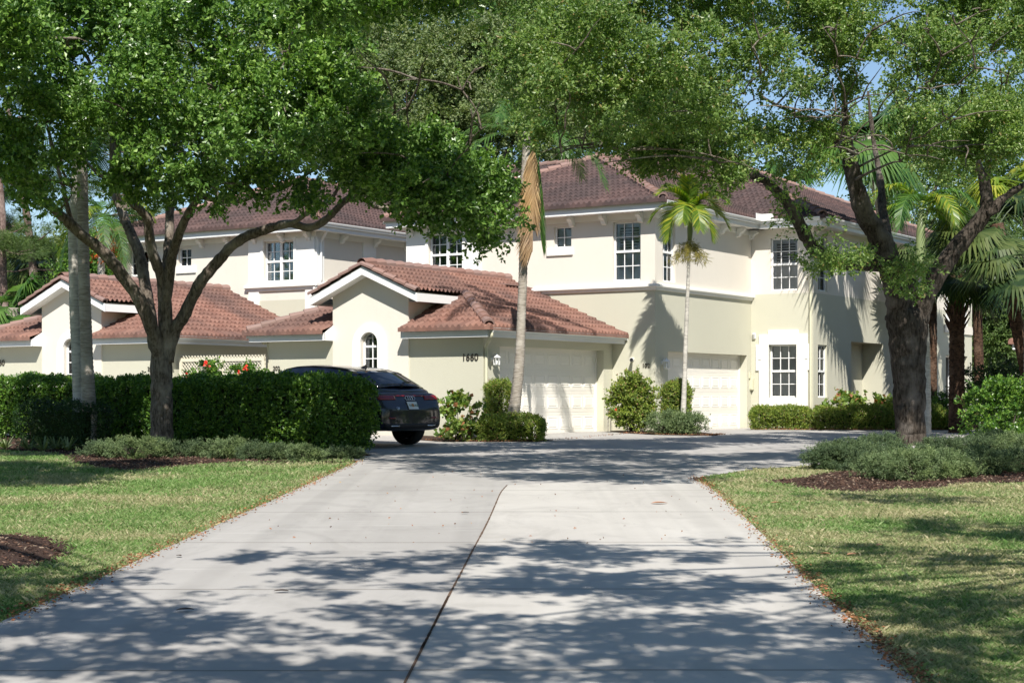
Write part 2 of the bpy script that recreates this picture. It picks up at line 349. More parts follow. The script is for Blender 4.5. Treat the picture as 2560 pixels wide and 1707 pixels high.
joint_px = [(1018, 1707), (1053, 1635), (1088, 1567), (1120, 1502), (1154, 1437), (1182, 1382), (1208, 1333), (1224, 1300), (1237, 1270), (1252, 1236), (1268, 1217)]
J = spx(joint_px)
J0 = (J[0][0] - (J[3][0] - J[0][0]) / (J[3][1] - J[0][1]) * (J[0][1] + 30), -30.0)
LE = spx([(0, 1562), (200, 1471), (420, 1372), (640, 1272), (790, 1204), (897, 1155)])
L0 = (LE[0][0] - (LE[3][0] - LE[0][0]) / (LE[3][1] - LE[0][1]) * (LE[0][1] + 30), -30.0)
RE = spx([(2290, 1707), (2185, 1605), (2080, 1512), (1985, 1420), (1900, 1335), (1830, 1268), (1775, 1222), (1750, 1206), (1744, 1199)])
R0 = (RE[0][0] + 0.1, -30.0)
rtop = spx([(1762, 1195), (1850, 1180), (1950, 1171), (2060, 1164)]) + [(8.6, 29.2), (10.5, 31.5), (14, 33.3), (24, 34.5)]
left_bed_edge = [(-2.95, 29.6), (-2.62, 30.8), (-2.9, 31.9)]          # end of the hedge bed, court goes round behind it
court_back_left = [(-9.6, 38.4), (-12.5, 40.0), (-30, 50)]
sheet('driveway', [L0] + LE + left_bed_edge + court_back_left + [(-30, 66), (30, 66), (40, 44), (40, 35.5)] + rtop[::-1] + RE[::-1][:1] + [RE[-1]][:0] + [(J[-1][0] + 1.4, J[-1][1] + 0.9)] + J[::-1] + [J0], M['conc_l'], 0.02)
sheet('driveway', [J0] + J + [(J[-1][0] + 1.4, J[-1][1] + 0.9)] + RE[::-1] + [R0], M['conc_r'], 0.024)
# earth-filled joint running between the two lanes
jm = MB(); rr = random.Random(3)
jp = catmull([(x, y, 0) for x, y in [J0] + J], 14)
for a, b in zip(jp[:-1], jp[1:]):
    t = (b - a).normalized(); n = Vector((-t.y, t.x, 0)); w0 = 0.005 + 0.005 * rr.random()
    q = [a - n * w0, a + n * w0, b + n * w0, b - n * w0]
    jm.add([(p.x, p.y, gz(p.y) + 0.029) for p in q], [(0, 3, 2, 1)])
tag(jm.build('driveway_joint', plain('joint_earth', (0.13, 0.085, 0.06), 0.95, 0.1, var=.5, sc=20), recalc=False), kind='structure')

# mulch beds
bedL = [(-30, 52), (-30, 34)] + spx([(-60, 1118), (60, 1128), (150, 1135), (190, 1160), (300, 1178), (420, 1172), (540, 1160), (700, 1152), (800, 1150), (897, 1155)]) + left_bed_edge + court_back_left[:2]
sheet('mulch_bed', bedL, M['mulch'], 0.012)
sheet('mulch_bed', spx([(-120, 1340), (60, 1338), (150, 1350), (197, 1372), (160, 1402), (90, 1424), (-120, 1440)]), M['mulch'], 0.012)
sheet('mulch_bed', spx([(1905, 1204), (2000, 1195), (2100, 1178)]) + [(8.2, 28.9), (10.5, 31.2), (14, 32.9), (16, 32.8), (12, 25.2)] + spx([(2420, 1210), (2330, 1222), (2180, 1234), (2060, 1230), (1970, 1217)]), M['mulch'], 0.012)
# beds along the house, low kerb-like edge in the pavement
def house_bed(pts): return sheet('mulch_bed', pts, M['mulch'], 0.035, thick=0.03)

# ---------------------------------------------------------------- the house, in its own axes: a runs right and back, b runs left and back
ANG = math.atan2(0.8390, 0.5441); C0 = Vector((-0.672, 38.417, 0))
HA = Vector((0.5441, 0.8390, 0)); HB = Vector((-0.8390, 0.5441, 0))
def hw(a, b, z=0.0): p = C0 + HA * a + HB * b; p.z = z; return p
house = empty('apartment_building', C0, ANG, 'two storey house with cream upper walls, sage lower walls, tiled hip roofs and garages', 'building')
AM, BM, A2, B3, AE = 6.125, -1.27, 12.05, -3.19, 26.6
PITCH = 0.43
def ident(a, b, z): return (a, b, z)
def mirr(a, b, z): return (a - 0.8, 16.25 - b, z)
def FB(a0, X=ident): return lambda u, d, z: X(a0 + d, u, z)        # wall facing -a; u = b
def FA(b0, X=ident): return lambda u, d, z: X(u, b0 + d, z)        # wall facing -b; u = a
def FR(b0, X=ident): return lambda u, d, z: X(u, b0 - d, z)        # wall facing +b; u = a

def wall(name, T, u0, u1, z0, z1, openings, mats, split=None, reveal=0.16, parent=None):
    """flat wall sheet with rectangular openings and their reveals"""
    m = MB()
    us = sorted(set([u0, u1] + [o[k] for o in openings for k in (0, 1)])); zs = sorted(set([z0, z1] + ([split] if split else []) + [o[k] for o in openings for k in (2, 3)]))
    us = [u for u in us if u0 - 1e-6 <= u <= u1 + 1e-6]; zs = [z for z in zs if z0 - 1e-6 <= z <= z1 + 1e-6]
    for i in range(len(us) - 1):
        for j in range(len(zs) - 1):
            cu, cz = (us[i] + us[i + 1]) / 2, (zs[j] + zs[j + 1]) / 2
            if any(o[0] < cu < o[1] and o[2] < cz < o[3] for o in openings): continue
            m.mi = 1 if (split and cz < split) else 0
            m.quad(T(us[i], 0, zs[j]), T(us[i + 1], 0, zs[j]), T(us[i + 1], 0, zs[j + 1]), T(us[i], 0, zs[j + 1]))
    for o in openings:
        r = o[4] if len(o) > 4 else reveal
        m.mi = 1 if (split and o[3] < split) else 0
        a, b, c, d = o[:4]
        m.quad(T(a, 0, c), T(a, r, c), T(a, r, d), T(a, 0, d)); m.quad(T(b, 0, c), T(b, r, c), T(b, r, d), T(b, 0, d))
        m.quad(T(a, 0, d), T(b, 0, d), T(b, r, d), T(a, r, d)); m.quad(T(a, 0, c), T(b, 0, c), T(b, r, c), T(a, r, c))
    return m.build(name, mats, parent or house, recalc=False)

def window(T, u0, u1, z0, z1, d, cols, rt, rb, blind=None, flip=1, mull=None, sill=None, screen=False, gaps=None):
    """double-hung window: frame, glazing bars, glass, room or blind behind it"""
    f = MB(); bw = 0.045; g0, g1 = d, d + 0.05
    f.box(T, u0, u1, g0, g1, z0, z0 + bw); f.box(T, u0, u1, g0, g1, z1 - bw, z1)
    f.box(T, u0, u0 + bw, g0 - .002, g1, z0 + bw, z1 - bw); f.box(T, u1 - bw, u1, g0 - .002, g1, z0 + bw, z1 - bw)
    spans = [(u0 + bw, u1 - bw)]
    if mull: f.box(T, mull - 0.045, mull + 0.045, g0 - .012, g1, z0 + bw, z1 - bw); spans = [(u0 + bw, mull - 0.045), (mull + 0.045, u1 - bw)]
    zm = (z0 + z1) / 2 if rb else None
    for s0, s1 in spans:
        if zm: f.box(T, s0, s1, g0 - 0.02, g1, zm - 0.03, zm + 0.03)
        parts = [(zm + 0.03, z1 - bw, rt, 0.0), (z0 + bw, zm - 0.03, rb, 0.015)] if zm else [(z0 + bw, z1 - bw, rt, 0.0)]
        for (a, b, rows, dd) in parts:
            for k in range(1, cols): x = s0 + (s1 - s0) * k / cols; f.box(T, x - 0.011, x + 0.011, g0 + 0.004 + dd, g0 + 0.026 + dd, a, b)
            for k in range(1, rows): y = a + (b - a) * k / rows; f.box(T, s0, s1, g0 + 0.007 + dd, g0 + 0.029 + dd, y - 0.011, y + 0.011)
    fo = f.build('window', M['white'], house)
    p = MB(); p.box(T, u0 + bw * .5, u1 - bw * .5, g0 + 0.03, g0 + 0.036, z0 + bw * .5, z1 - bw * .5); p.build('pane', M['glass'], fo)
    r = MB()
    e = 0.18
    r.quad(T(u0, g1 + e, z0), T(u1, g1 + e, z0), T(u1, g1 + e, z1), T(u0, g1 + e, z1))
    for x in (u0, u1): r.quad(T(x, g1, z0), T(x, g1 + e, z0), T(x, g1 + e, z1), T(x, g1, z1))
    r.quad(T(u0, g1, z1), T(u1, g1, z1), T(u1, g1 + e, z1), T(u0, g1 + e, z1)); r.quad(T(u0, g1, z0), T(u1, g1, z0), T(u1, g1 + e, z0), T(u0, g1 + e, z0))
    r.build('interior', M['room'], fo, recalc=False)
    if blind:
        b = MB(); L0, L1 = g1 + 0.01, g1 + 0.05; step = 0.075 if blind == 'shutter' else 0.05
        if blind == 'shutter':
            w = (u1 - u0); edges = [u0 + bw, u0 + bw + w * 0.1, u1 - bw - w * 0.1, u1 - bw]
            for a, c in ((edges[0], edges[1]), (edges[2], edges[3])): b.box(T, a, c, L0, L1, z0 + bw, z1 - bw)
            b.box(T, edges[1], edges[2], L0, L1, z0 + bw, z0 + bw + 0.1); b.box(T, edges[1], edges[2], L0, L1, z1 - bw - 0.1, z1 - bw)
            b.box(T, edges[1], edges[2], L0, L1, (z0 + z1) / 2 - .05, (z0 + z1) / 2 + .05)
            a, c = edges[1], edges[2]
        else: a, c = u0 + bw, u1 - bw
        k = z0 + bw + 0.02
        while k < z1 - bw - 0.03:
            op = 0.5 if (blind == 'shutter' and k > (z0 + z1) / 2) else 0.92
            dz = step * op
            b.add([T(a, L1, k), T(c, L1, k), T(c, L0, k + dz), T(a, L0, k + dz), T(a, L1, k + .006), T(c, L1, k + .006), T(c, L0, k + dz + .006), T(a, L0, k + dz + .006)],
                  [(0, 1, 2, 3), (4, 7, 6, 5), (0, 4, 5, 1), (1, 5, 6, 2), (2, 6, 7, 3), (3, 7, 4, 0)])
            k += step
        b.build('blind', M['blind'], fo, recalc=False)
    return fo

def tile_roof(name, poly, up, e0, z0, mat, X=ident, parent=None, pitch=PITCH, wid=0.165, course=0.31, fine=True):
    """clay-tiled slope over the plan polygon; up = (da,db) uphill unit, e0 = where the eave lies along it"""
    P = [Vector((a, b)) for a, b in poly]; U = Vector(up); W = Vector((-U.y, U.x))
    ts = [p.dot(U) - e0 for p in P]; us = [p.dot(W) for p in P]
    u0, u1, t1 = min(us) - 0.2, max(us) + 0.2, max(ts) + 0.05
    t0 = min(ts); cs = math.cos(math.atan(pitch)); dc = course * cs
    k0 = math.floor(t0 / dc + 1e-4); k1 = math.ceil(t1 / dc)
    S = 8 if fine else 4
    uu = np.arange(math.floor(u0 / wid) * wid, u1, wid / S)
    ph = (uu / wid) % 1.0
    h = np.where(ph < 0.62, np.sqrt(np.clip(1 - ((ph - 0.31) / 0.31) ** 2, 0, 1)) * 0.05, -0.012 * np.sin((ph - 0.62) / 0.38 * math.pi))
    rows = []
    for k in range(k0, k1):
        ov_ = -0.11 if (k == k0 and abs(t0) < 1e-6) else 0.0
        rows.append((k * dc + ov_, 0.012 if k > k0 else -0.035, k - 1 + 0.9 if k > k0 else k)); rows.append((k * dc + ov_, 0.056, k + .05)); 
        rows.append(((k + 1) * dc - 1e-4, 0.008, k + 0.9))
    rng = np.random.RandomState(int(abs(t1 * 100)) % 1000)
    col = np.floor(uu / wid).astype(int); col -= col.min()
    V = []; UV = []
    jit = {}
    for (t, dz, vv) in rows:
        kk = int(math.floor(vv))
        if kk not in jit: jit[kk] = (rng.rand(col.max() + 2) - .5) * 0.014
        a = U.x * (t + e0) + W.x * uu; b = U.y * (t + e0) + W.y * uu
        z = z0 + pitch * t + dz + h * (1.0 if dz > 0.0 or True else 1) + jit[kk][col] * (1 if dz > 0.03 else 0)
        if dz < 0: z = z0 + pitch * t + dz + 0 * uu
        V.append(np.stack([a, b, z], 1)); UV.append(np.stack([uu / wid, np.full_like(uu, vv)], 1))
    n = len(uu); V = np.concatenate(V); UV = np.concatenate(UV)
    i = np.arange(len(rows) - 1)[:, None] * n + np.arange(n - 1)[None, :]; i = i.ravel()
    Fc = np.stack([i, i + 1, i + 1 + n, i + n], 1)
    o = mesh_np(name, V, Fc, mat, None, smooth=True, uv=UV)
    b = bmesh.new(); b.from_mesh(o.data)
    cx = sum((p.x for p in P)) / len(P); cy = sum((p.y for p in P)) / len(P)
    for j in range(len(P)):
        p, q = P[j], P[(j + 1) % len(P)]; e = (q - p)
        if e.length < 1e-6: continue
        nrm = Vector((e.y, -e.x)).normalized()
        if nrm.dot(Vector((cx, cy)) - p) > 0: nrm = -nrm
        if abs(abs(nrm.dot(U)) - 1) < 1e-4 and nrm.dot(U) < 0 and abs(p.dot(U) - e0 - k0 * dc) < 1e-3: continue
        bmesh.ops.bisect_plane(b, geom=b.verts[:] + b.edges[:] + b.faces[:], plane_co=(p.x, p.y, 0), plane_no=(nrm.x, nrm.y, 0), clear_outer=True)
    for v in b.verts: v.co = Vector(X(*v.co))
    if X is not ident: bmesh.ops.reverse_faces(b, faces=b.faces[:])
    for f in b.faces: f.smooth = abs(f.normal.z) > 0.35
    if sum(f.normal.z for f in b.faces) < 0: bmesh.ops.reverse_faces(b, faces=b.faces[:])
    b.to_mesh(o.data); b.free(); o.parent = parent or house
    return o
def caps(pts, X=ident, parent=None, r=0.125, seg=0.37, name='ridge_tiles', end_round=True):
    """overlapping half-round cap tiles along a hip or ridge, pts = list of (p0,p1) low to high"""
    V = []; Fc = []; UV = []; cnt = 0
    for p0, p1 in pts:
        p0, p1 = Vector(p0), Vector(p1); L = (p1 - p0).length; n = max(1, int(L / seg)); d = (p1 - p0) / L
        sd = d.cross(Vector((0, 0, 1))).normalized(); upv = sd.cross(d).normalized()
        for k in range(n):
            a = p0 + d * (L * k / n - 0.03); b = p0 + d * (L * (k + 1) / n + 0.03); cnt += 1
            ra, rb = r * 1.1, r * 0.93; base = len(V); m = 7
            for (c, q, lift) in ((a, ra * 0.78, 0.0), (a, ra, 0.026), (b, rb, 0.0)):
                for j in range(m):
                    th = math.pi * (-0.12 + 1.24 * j / (m - 1))
                    V.append(X(*(c + sd * math.cos(th) * q + upv * (math.sin(th) * q * 0.82 + lift - 0.01)))); UV.append((cnt + .5, j * 0.01 + .2))
            for s in range(2):
                for j in range(m - 1):
                    i = base + s * m + j; Fc.append((i, i + 1, i + 1 + m, i + m))
    return mesh_np(name, V, np.array(Fc), M['ridge'], parent or house, smooth=False, uv=np.array(UV))
def P3(a, b, z): return (a, b, z)

def garage_door(T, u0, u1, z1, d):
    m = MB(); m.box(T, u0 - .02, u1 + .02, d + .012, d + .06, -0.15, z1)
    o = m.build('garage_door', M['ivory'], house)
    nr, nc = 4, 8; H = (z1 + 0.0) / nr; Wd = (u1 - u0 - 0.16) / nc
    for r_ in range(nr):
        q = MB(); s = MB()
        za, zb = r_ * H, (r_ + 1) * H
        q.box(T, u0 + .05, u1 - .05, d, d + .014, za + (0.006 if r_ else -.05), zb - 0.006)
        for z in (za + 0.045, za + 0.075, za + H - 0.045, za + H - 0.072):
            q.box(T, u0 + .05, u1 - .05, d - 0.004, d + .006, z, z + 0.010)
        for c in range(nc):
            ua = u0 + 0.08 + c * Wd + Wd * 0.10; ub = ua + Wd * 0.80; p0, p1 = za + H * 0.21, zb - H * 0.21
            bw = 0.022
            for (a, b, e, f) in ((ua, ub, p0, p0 + bw), (ua, ub, p1 - bw, p1), (ua, ua + bw, p0 + bw, p1 - bw), (ub - bw, ub, p0 + bw, p1 - bw)):
                q.box(T, a, b, d - 0.009, d + 0.006, e, f)
            k = 0.036
            vs = [T(ua + k, d - .001, p0 + k), T(ub - k, d - .001, p0 + k), T(ub - k, d - .001, p1 - k), T(ua + k, d - .001, p1 - k),
                  T(ua + k + .02, d - 0.01, p0 + k + .02), T(ub - k - .02, d - 0.01, p0 + k + .02), T(ub - k - .02, d - 0.01, p1 - k - .02), T(ua + k + .02, d - 0.01, p1 - k - .02)]
            q.add(vs, [(4, 5, 6, 7), (0, 1, 5, 4), (1, 2, 6, 5), (2, 3, 7, 6), (3, 0, 4, 7)])
        q.build('door_panel', M['ivory'], o)
    tr = MB()
    for (a, b) in ((u0, u0 + 0.05), (u1 - 0.05, u1)): tr.box(T, a, b, d - .03, d + .02, -0.1, z1 - .05)
    tr.box(T, u0, u1, d - .032, d + .02, z1 - .05, z1); tr.build('door_trim', M['ivory'], o)
    g = MB(); g.box(T, u0 + .05, u1 - .05, d - .006, d + .03, -0.12, 0.0 - .005); g.build('bottom_seal', M['rubber'], o)
    return o

def fascia(segs, X=ident, h0=5.73, h1=5.95, th=0.03, name='fascia'):
    m = MB()
    for (a0, b0, a1, b1, za0, za1) in segs:
        p, q = Vector((a0, b0)), Vector((a1, b1)); d = (q - p).normalized(); n = Vector((-d.y, d.x)) * th / 2
        vs = []
        for (pt, zz) in ((p, za0), (q, za1)):
            for s in (-1, 1):
                for h in (0, h1 - h0): vs.append(X(pt.x + n.x * s, pt.y + n.y * s, zz + h))
        m.add(vs, [(0, 1, 3, 2), (4, 6, 7, 5), (0, 2, 6, 4), (1, 5, 7, 3), (0, 4, 5, 1), (2, 3, 7, 6)])
    return m.build(name, M['white'], house)
def gutter(T, u0, u1, ztop, dfront, X=None, name='gutter'):
    """K-style gutter hung outside a fascia; depth axis negative is outward"""
    d = dfront; pr = [(d, ztop - 0.115), (d - 0.075, ztop - 0.115), (d - 0.085, ztop - 0.075), (d - 0.11, ztop - 0.05), (d - 0.125, ztop - 0.015), (d - 0.125, ztop), (d - 0.118, ztop), (d - 0.112, ztop - 0.012),
                  (d - 0.10, ztop - 0.045), (d - 0.078, ztop - 0.07), (d - 0.07, ztop - 0.108), (d, ztop - 0.108)]
    n = len(pr); m = MB()
    vs = [T(u0, x, z) for x, z in pr] + [T(u1, x, z) for x, z in pr]
    m.add(vs, [(i, (i + 1) % n, n + (i + 1) % n, n + i) for i in range(n)] + [tuple(range(n)), tuple(range(2 * n - 1, n - 1, -1))])
    m.box(T, u0, u0 + .004, d - .12, d, ztop - .11, ztop); m.box(T, u1 - .004, u1, d - .12, d, ztop - .11, ztop)
    return m.build(name, M['gutter'], house)
def spout(pts, r=0.04, mat='spout', name='downspout'):
    m = MB(); m.tube(catmull(pts, 5) if len(pts) > 2 else pts, r, 8)
    return m.build(name, M[mat], house, smooth=True)
def bracket(T, u, zt, w=0.13, dep=0.26):
    m = MB(); pr = [(0.0, zt), (-dep, zt), (-dep, zt - .07), (-dep + .03, zt - .10), (-dep * .62, zt - .13), (-dep * .45, zt - .19), (-dep * .38, zt - .24), (0.0, zt - .27)]
    n = len(pr); vs = [T(u - w / 2, x, z) for x, z in pr] + [T(u + w / 2, x, z) for x, z in pr]
    m.add(vs, [(i, (i + 1) % n, n + (i + 1) % n, n + i) for i in range(n)] + [tuple(range(n)), tuple(range(2 * n - 1, n - 1, -1))])
    return m.build('eave_bracket', M['whitest'], house)
def molding(T, u0, u1, z0, z1, dep=0.10, name='string_course', mitre=(0, 0)):
    m = MB(); h = z1 - z0
    pr = [(0, z1), (-dep, z1), (-dep * 1.12, z1 - h * .12), (-dep * 1.12, z1 - h * .42), (-dep * .9, z1 - h * .5), (-dep * .6, z1 - h * .62), (-dep * .5, z1 - h * .9), (-dep * .35, z0), (0, z0)]
    n = len(pr); vs = [T(u0 + mitre[0] * x, x, z) for x, z in pr] + [T(u1 - mitre[1] * x, x, z) for x, z in pr]
    m.add(vs, [(i, (i + 1) % n, n + (i + 1) % n, n + i) for i in range(n)] + [tuple(range(n)), tuple(range(2 * n - 1, n - 1, -1))])
    return m.build(name, M['whitest'], house)

def soffit(polys, X, z):
    m = MB()
    for p in polys: m.quad(*[X(a, b, z) for a, b in p])
    m.build('soffit', M['whitest'], house, recalc=False)

def unit(X, second=False):
    # --- single-storey garage wing with arched-window gable
    W = 6.6; c = W / 2
    wall('garage_wall', FB(0, X), 0, W, -0.5, 2.36, [(2.2, 4.42, -0.5, 2.36)], [M['sage']], parent=house)
    wall('garage_wall', FA(0, X), 0, AM + .05, -0.5, 2.36, [(0.695, 5.647, -0.5, 2.13, 0.25)], [M['sage']])
    wall('garage_wall', FR(W, X), 0, AM + .05, -0.5, 2.36, [], [M['sage']])
    garage_door(FA(0.235, X), 0.695, 5.647, 2.13, 0.0)
    # gable front with arch opening, as narrow columns
    m = MB(); T = FB(-0.03, X); gl, gr = 2.144, 4.476; ac, ar = 3.31, 0.265; zs, zb = 2.235, 0.80
    top = lambda u: 2.46 + PITCH * (c + 0.38 - abs(u - c)) - 0.08
    us = sorted(set([gl, gr, c] + [ac + ar * math.cos(k * math.pi / 16) for k in range(17)]))
    for u, v in zip(us[:-1], us[1:]):
        mid = (u + v) / 2
        if abs(mid - ac) < ar:
            arch = lambda x: zs + math.sqrt(max(0, ar * ar - (x - ac) ** 2))
            m.quad(T(u, 0, -0.5), T(v, 0, -0.5), T(v, 0, zb), T(u, 0, zb)); m.quad(T(u, 0, arch(u)), T(v, 0, arch(v)), T(v, 0, top(v)), T(u, 0, top(u)))
            m.quad(T(u, 0, arch(u)), T(v, 0, arch(v)), T(v, 0.17, arch(v)), T(u, 0.17, arch(u)))
        else: m.quad(T(u, 0, -0.5), T(v, 0, -0.5), T(v, 0, top(v)), T(u, 0, top(u)))
    for u in (ac - ar, ac + ar): m.quad(T(u, 0, zb), T(u, 0.17, zb), T(u, 0.17, zs), T(u, 0, zs))
    m.quad(T(ac - ar, 0, zb), T(ac + ar, 0, zb), T(ac + ar, .17, zb), T(ac - ar, .17, zb))
    for u in (gl, gr): m.quad(T(u, 0, -0.5), T(u, 2.9, -0.5), T(u, 2.9, top(u)), T(u, 0, top(u)))
    m.build('gable_wall', M['cream'], house, recalc=False)
    # rounded white surround
    s = MB(); n = 20; ro = 0.505
    out = [(ac + ro, 0.55)] + [(ac + ro * math.cos(k * math.pi / n), 2.2 + ro * math.sin(k * math.pi / n)) for k in range(n + 1)] + [(ac - ro, 0.55)]
    inn = [(ac + ar, 0.55)] + [(ac + ar * math.cos(k * math.pi / n), zs + ar * math.sin(k * math.pi / n)) for k in range(n + 1)] + [(ac - ar, 0.55)]
    for k in range(len(out) - 1):
        a, b, cc, d = out[k], out[k + 1], inn[k + 1], inn[k]
        vs = [T(p[0], dd, p[1]) for dd in (-0.06, 0.01) for p in (a, b, cc, d)]
        s.add(vs, [(0, 1, 2, 3), (7, 6, 5, 4), (0, 4, 5, 1), (2, 6, 7, 3)])
    s.build('window_surround', M['whitest'], house)
    # arched window
    f = MB(); fd0, fd1 = 0.10, 0.14
    for zz, hh in ((0.82, .05), (1.22, .022), (1.53, .022), (1.845, .024), (2.13, .05)): f.box(T, ac - ar, ac + ar, fd0, fd1, zz, zz + hh)
    f.box(T, ac - .012, ac + .012, fd0 + .004, fd1 - .004, 0.8, 2.49)
    for sgn in (-1, 1): f.box(T, ac + sgn * (ar - .02) - .02, ac + sgn * (ar - .02) + .02, fd0 - .003, fd1, 0.8, zs)
    for k in range(n):
        t0, t1 = k * math.pi / n, (k + 1) * math.pi / n
        vs = [T(ac + rr_ * math.cos(t), dd, zs + rr_ * math.sin(t)) for dd in (fd0 - .003, fd1) for (rr_, t) in ((ar, t0), (ar, t1), (ar - .035, t1), (ar - .035, t0))]
        f.add(vs, [(0, 1, 2, 3), (7, 6, 5, 4), (0, 4, 5, 1), (2, 6, 7, 3)])
    fo = f.build('window', M['white'], house)
    g = MB(); g.box(T, ac - ar - .03, ac + ar + .03, .125, .13, .8, 2.52); g.build('pane', M['glass'], fo)
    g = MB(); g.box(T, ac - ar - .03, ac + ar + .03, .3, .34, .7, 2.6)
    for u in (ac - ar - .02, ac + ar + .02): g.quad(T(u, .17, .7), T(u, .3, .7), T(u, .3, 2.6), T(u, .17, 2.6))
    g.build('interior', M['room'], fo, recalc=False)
    # wing roof
    e, z0 = -0.38, 2.55; up = z0 + PITCH * (c - e)
    tl = M['tile_low']
    for s in (0, 1):
        Y = (lambda a, b, z: X(a, b, z)) if s == 0 else (lambda a, b, z: X(a, W - b, z))
        lo_, mid, cc = -0.38, 1.68, c
        tile_roof('roof_slope', [(-0.35, e), (AM + .2, e), (AM + .2, mid), (-0.35 + mid - e, mid)], (0, 1), e, z0, tl, Y)
        tile_roof('roof_slope', [(-0.36, mid), (AM + .2, mid), (AM + .2, c), (-0.36, c)], (0, 1), e, z0, tl, Y)
        tile_roof('roof_slope', [(-0.35, e), (-0.35, gl), (-0.35 + gl - e, gl)], (1, 0), -0.35, z0, tl, Y)
        caps([((-0.33, e, z0 + .06), (-0.35 + mid - e, mid, z0 + PITCH * (mid - e) + 0.05))], Y)
        # barge boards on the gable and small eave beside it
        zr = z0 + PITCH * (mid - e); h = 0.2
        m = MB(); pr = [(-0.36, mid - .03, zr - .06), (-0.36, c, up - .05)]
        vs = []
        for (a, b, z) in pr:
            for da in (0, 0.035):
                for dz in (-h, 0): vs.append(Y(a + da, b, z + dz))
        m.add(vs, [(0, 1, 3, 2), (4, 6, 7, 5), (0, 2, 6, 4), (1, 5, 7, 3), (0, 4, 5, 1), (2, 3, 7, 6)])
        m.build('barge_board', M['white'], house)
        m = MB(); m.mi = 0
        m.quad(Y(-.33, mid, zr - .24), Y(-.33, c, up - .24), Y(-.03, c, up - .24), Y(-.03, mid, zr - .24)); m.build('soffit', M['whitest'], house, recalc=False)
        fascia([(-0.34, mid, -0.35 + mid - e + .15, mid, zr - .25, zr - .25)], Y, 0, .2)
        m = MB(); m.quad(Y(-.03, mid + .02, zr - .24), Y(2.2, mid + .02, zr - .24), Y(2.2, gl, zr - .24), Y(-.03, gl, zr - .24)); m.build('soffit', M['whitest'], house, recalc=False)
        # rake tiles along the gable edge
        caps([((-0.345, mid, zr + .02), (-0.345, c, up + .02))], Y, r=0.085, seg=0.33, name='rake_tiles')
        fascia([(-0.33, e + .02, -0.33, gl, 2.31, 2.31)], Y, 2.31, 2.50)
        m = MB(); vs = [Y(a, b, z) for b in (gl - .02, gl - .002) for a, z in ((-.345, 2.31), (-.03, 2.31), (-.03, z0 + PITCH * .32 + .0), (-.345, z0 - .045))]; m.add(vs, [(0, 1, 2, 3), (7, 6, 5, 4), (0, 4, 5, 1), (1, 5, 6, 2), (2, 6, 7, 3), (3, 7, 4, 0)]); m.build('fascia', M['white'], house)
        fascia([(-0.34, e + .03, AM, e + .03, 2.31, 2.31)], Y, 2.31, 2.50)
        soffit([[(-0.33, e + .03), (-0.33, gl), (0, gl), (0, e + .03)], [(0, e + .03), (0, 0), (AM, 0), (AM, e + .03)]], Y, 2.325)
        gutter(lambda u, d, z, Y=Y: Y(u, e + .015 + d, z), -0.30, AM - .05, 2.52, 0.0)
    caps([((AM, c, up + .05), (-0.36, c, up + .05))], X, r=0.14)
    # roof vent hood
    v = MB(); va, vb = 4.75, 2.45; vz = z0 + PITCH * (vb - e)
    v.add([X(va, vb + .35, vz + PITCH * .35 + .03), X(va + .95, vb + .35, vz + PITCH * .35 + .03), X(va + .95, vb, vz + .17), X(va, vb, vz + .17), X(va, vb, vz + .13), X(va + .95, vb, vz + .13), X(va + .95, vb + .3, vz + PITCH * .3), X(va, vb + .3, vz + PITCH * .3)],
          [(0, 1, 2, 3), (3, 2, 5, 4), (4, 5, 6, 7), (0, 3, 4, 7), (1, 6, 5, 2)])
    v.build('roof_vent', M['ridge'], house)
    # --- two-storey front block
    LB = 6.754
    T = FB(AM, X)
    ops = [(4.79, 5.98, 4.33, 5.54, .14), (1.27, 1.82, 4.93, 5.51, .14), (-0.84, -0.01, 3.97, 5.53, .14)]
    wall('front_wall', T, BM, LB, -0.5, 5.80, ops, [M['cream'], M['sage']], 3.78)
    opsA = [(6.55, 7.26, 3.95, 5.53, .14), (6.842, 11.761, -0.5, 2.12, 0.27)]
    TA = FA(BM, X)
    wall('side_wall', TA, AM, A2 + (0.8 if second else 0.0) + .05, -0.5, 5.80, opsA, [M['cream'], M['sage']], 3.78)
    TR = FR(LB, X)
    wall('courtyard_wall', TR, AM, 12.8, -0.5, 5.80, [], [M['cream'], M['sage']], 3.0)
    window(T, 4.79, 5.98, 4.33, 5.54, .09, 2, 2, 2, mull=5.385)
    window(T, 1.27, 1.82, 4.93, 5.51, .09, 2, 2, 0, 'blind')
    window(T, -0.84, -0.01, 3.97, 5.53, .09, 3, 2, 2, 'shutter')
    window(TA, 6.55, 7.26, 3.95, 5.53, .09, 3, 2, 2)
    garage_door(FA(BM + 0.255, X), 6.842, 11.761, 2.12, 0.0)
    sb = MB(); sb.box(T, 1.21, 2.03, -.05, .10, 4.73, 4.925); sb.build('window_sill', M['whitest'], house, bevel=.006)
    # white projecting bay trim round the double window
    t = MB()
    for (a, b, z_0, z_1, dp) in ((5.98 + .07, LB - .0, 4.25, 5.58, .05), (4.2, 4.79 - .07, 4.25, 5.58, .05), (4.79 - .07, 5.98 + .07, 4.25, 4.33, .05), (4.79 - .07, 5.98 + .07, 5.54, 5.58, .05),
                                 (6.4, LB, 2.0, 4.06, .04), (4.2, 4.6, 2.0, 4.06, .04)):
        t.box(T, a, b, -dp, .0, z_0, z_1)
    for (a, b) in ((4.70, 4.79), (5.98, 6.07)): t.box(T, a, b, -.075, -.0, 4.26, 5.62)
    t.build('window_trim', M['whitest'], house)
    molding(T, 4.1, LB + .10, 4.05, 4.25, .12, name='sill_course')
    molding(TR, AM - .1, 7.3, 4.05, 4.25, .12, name='sill_course')
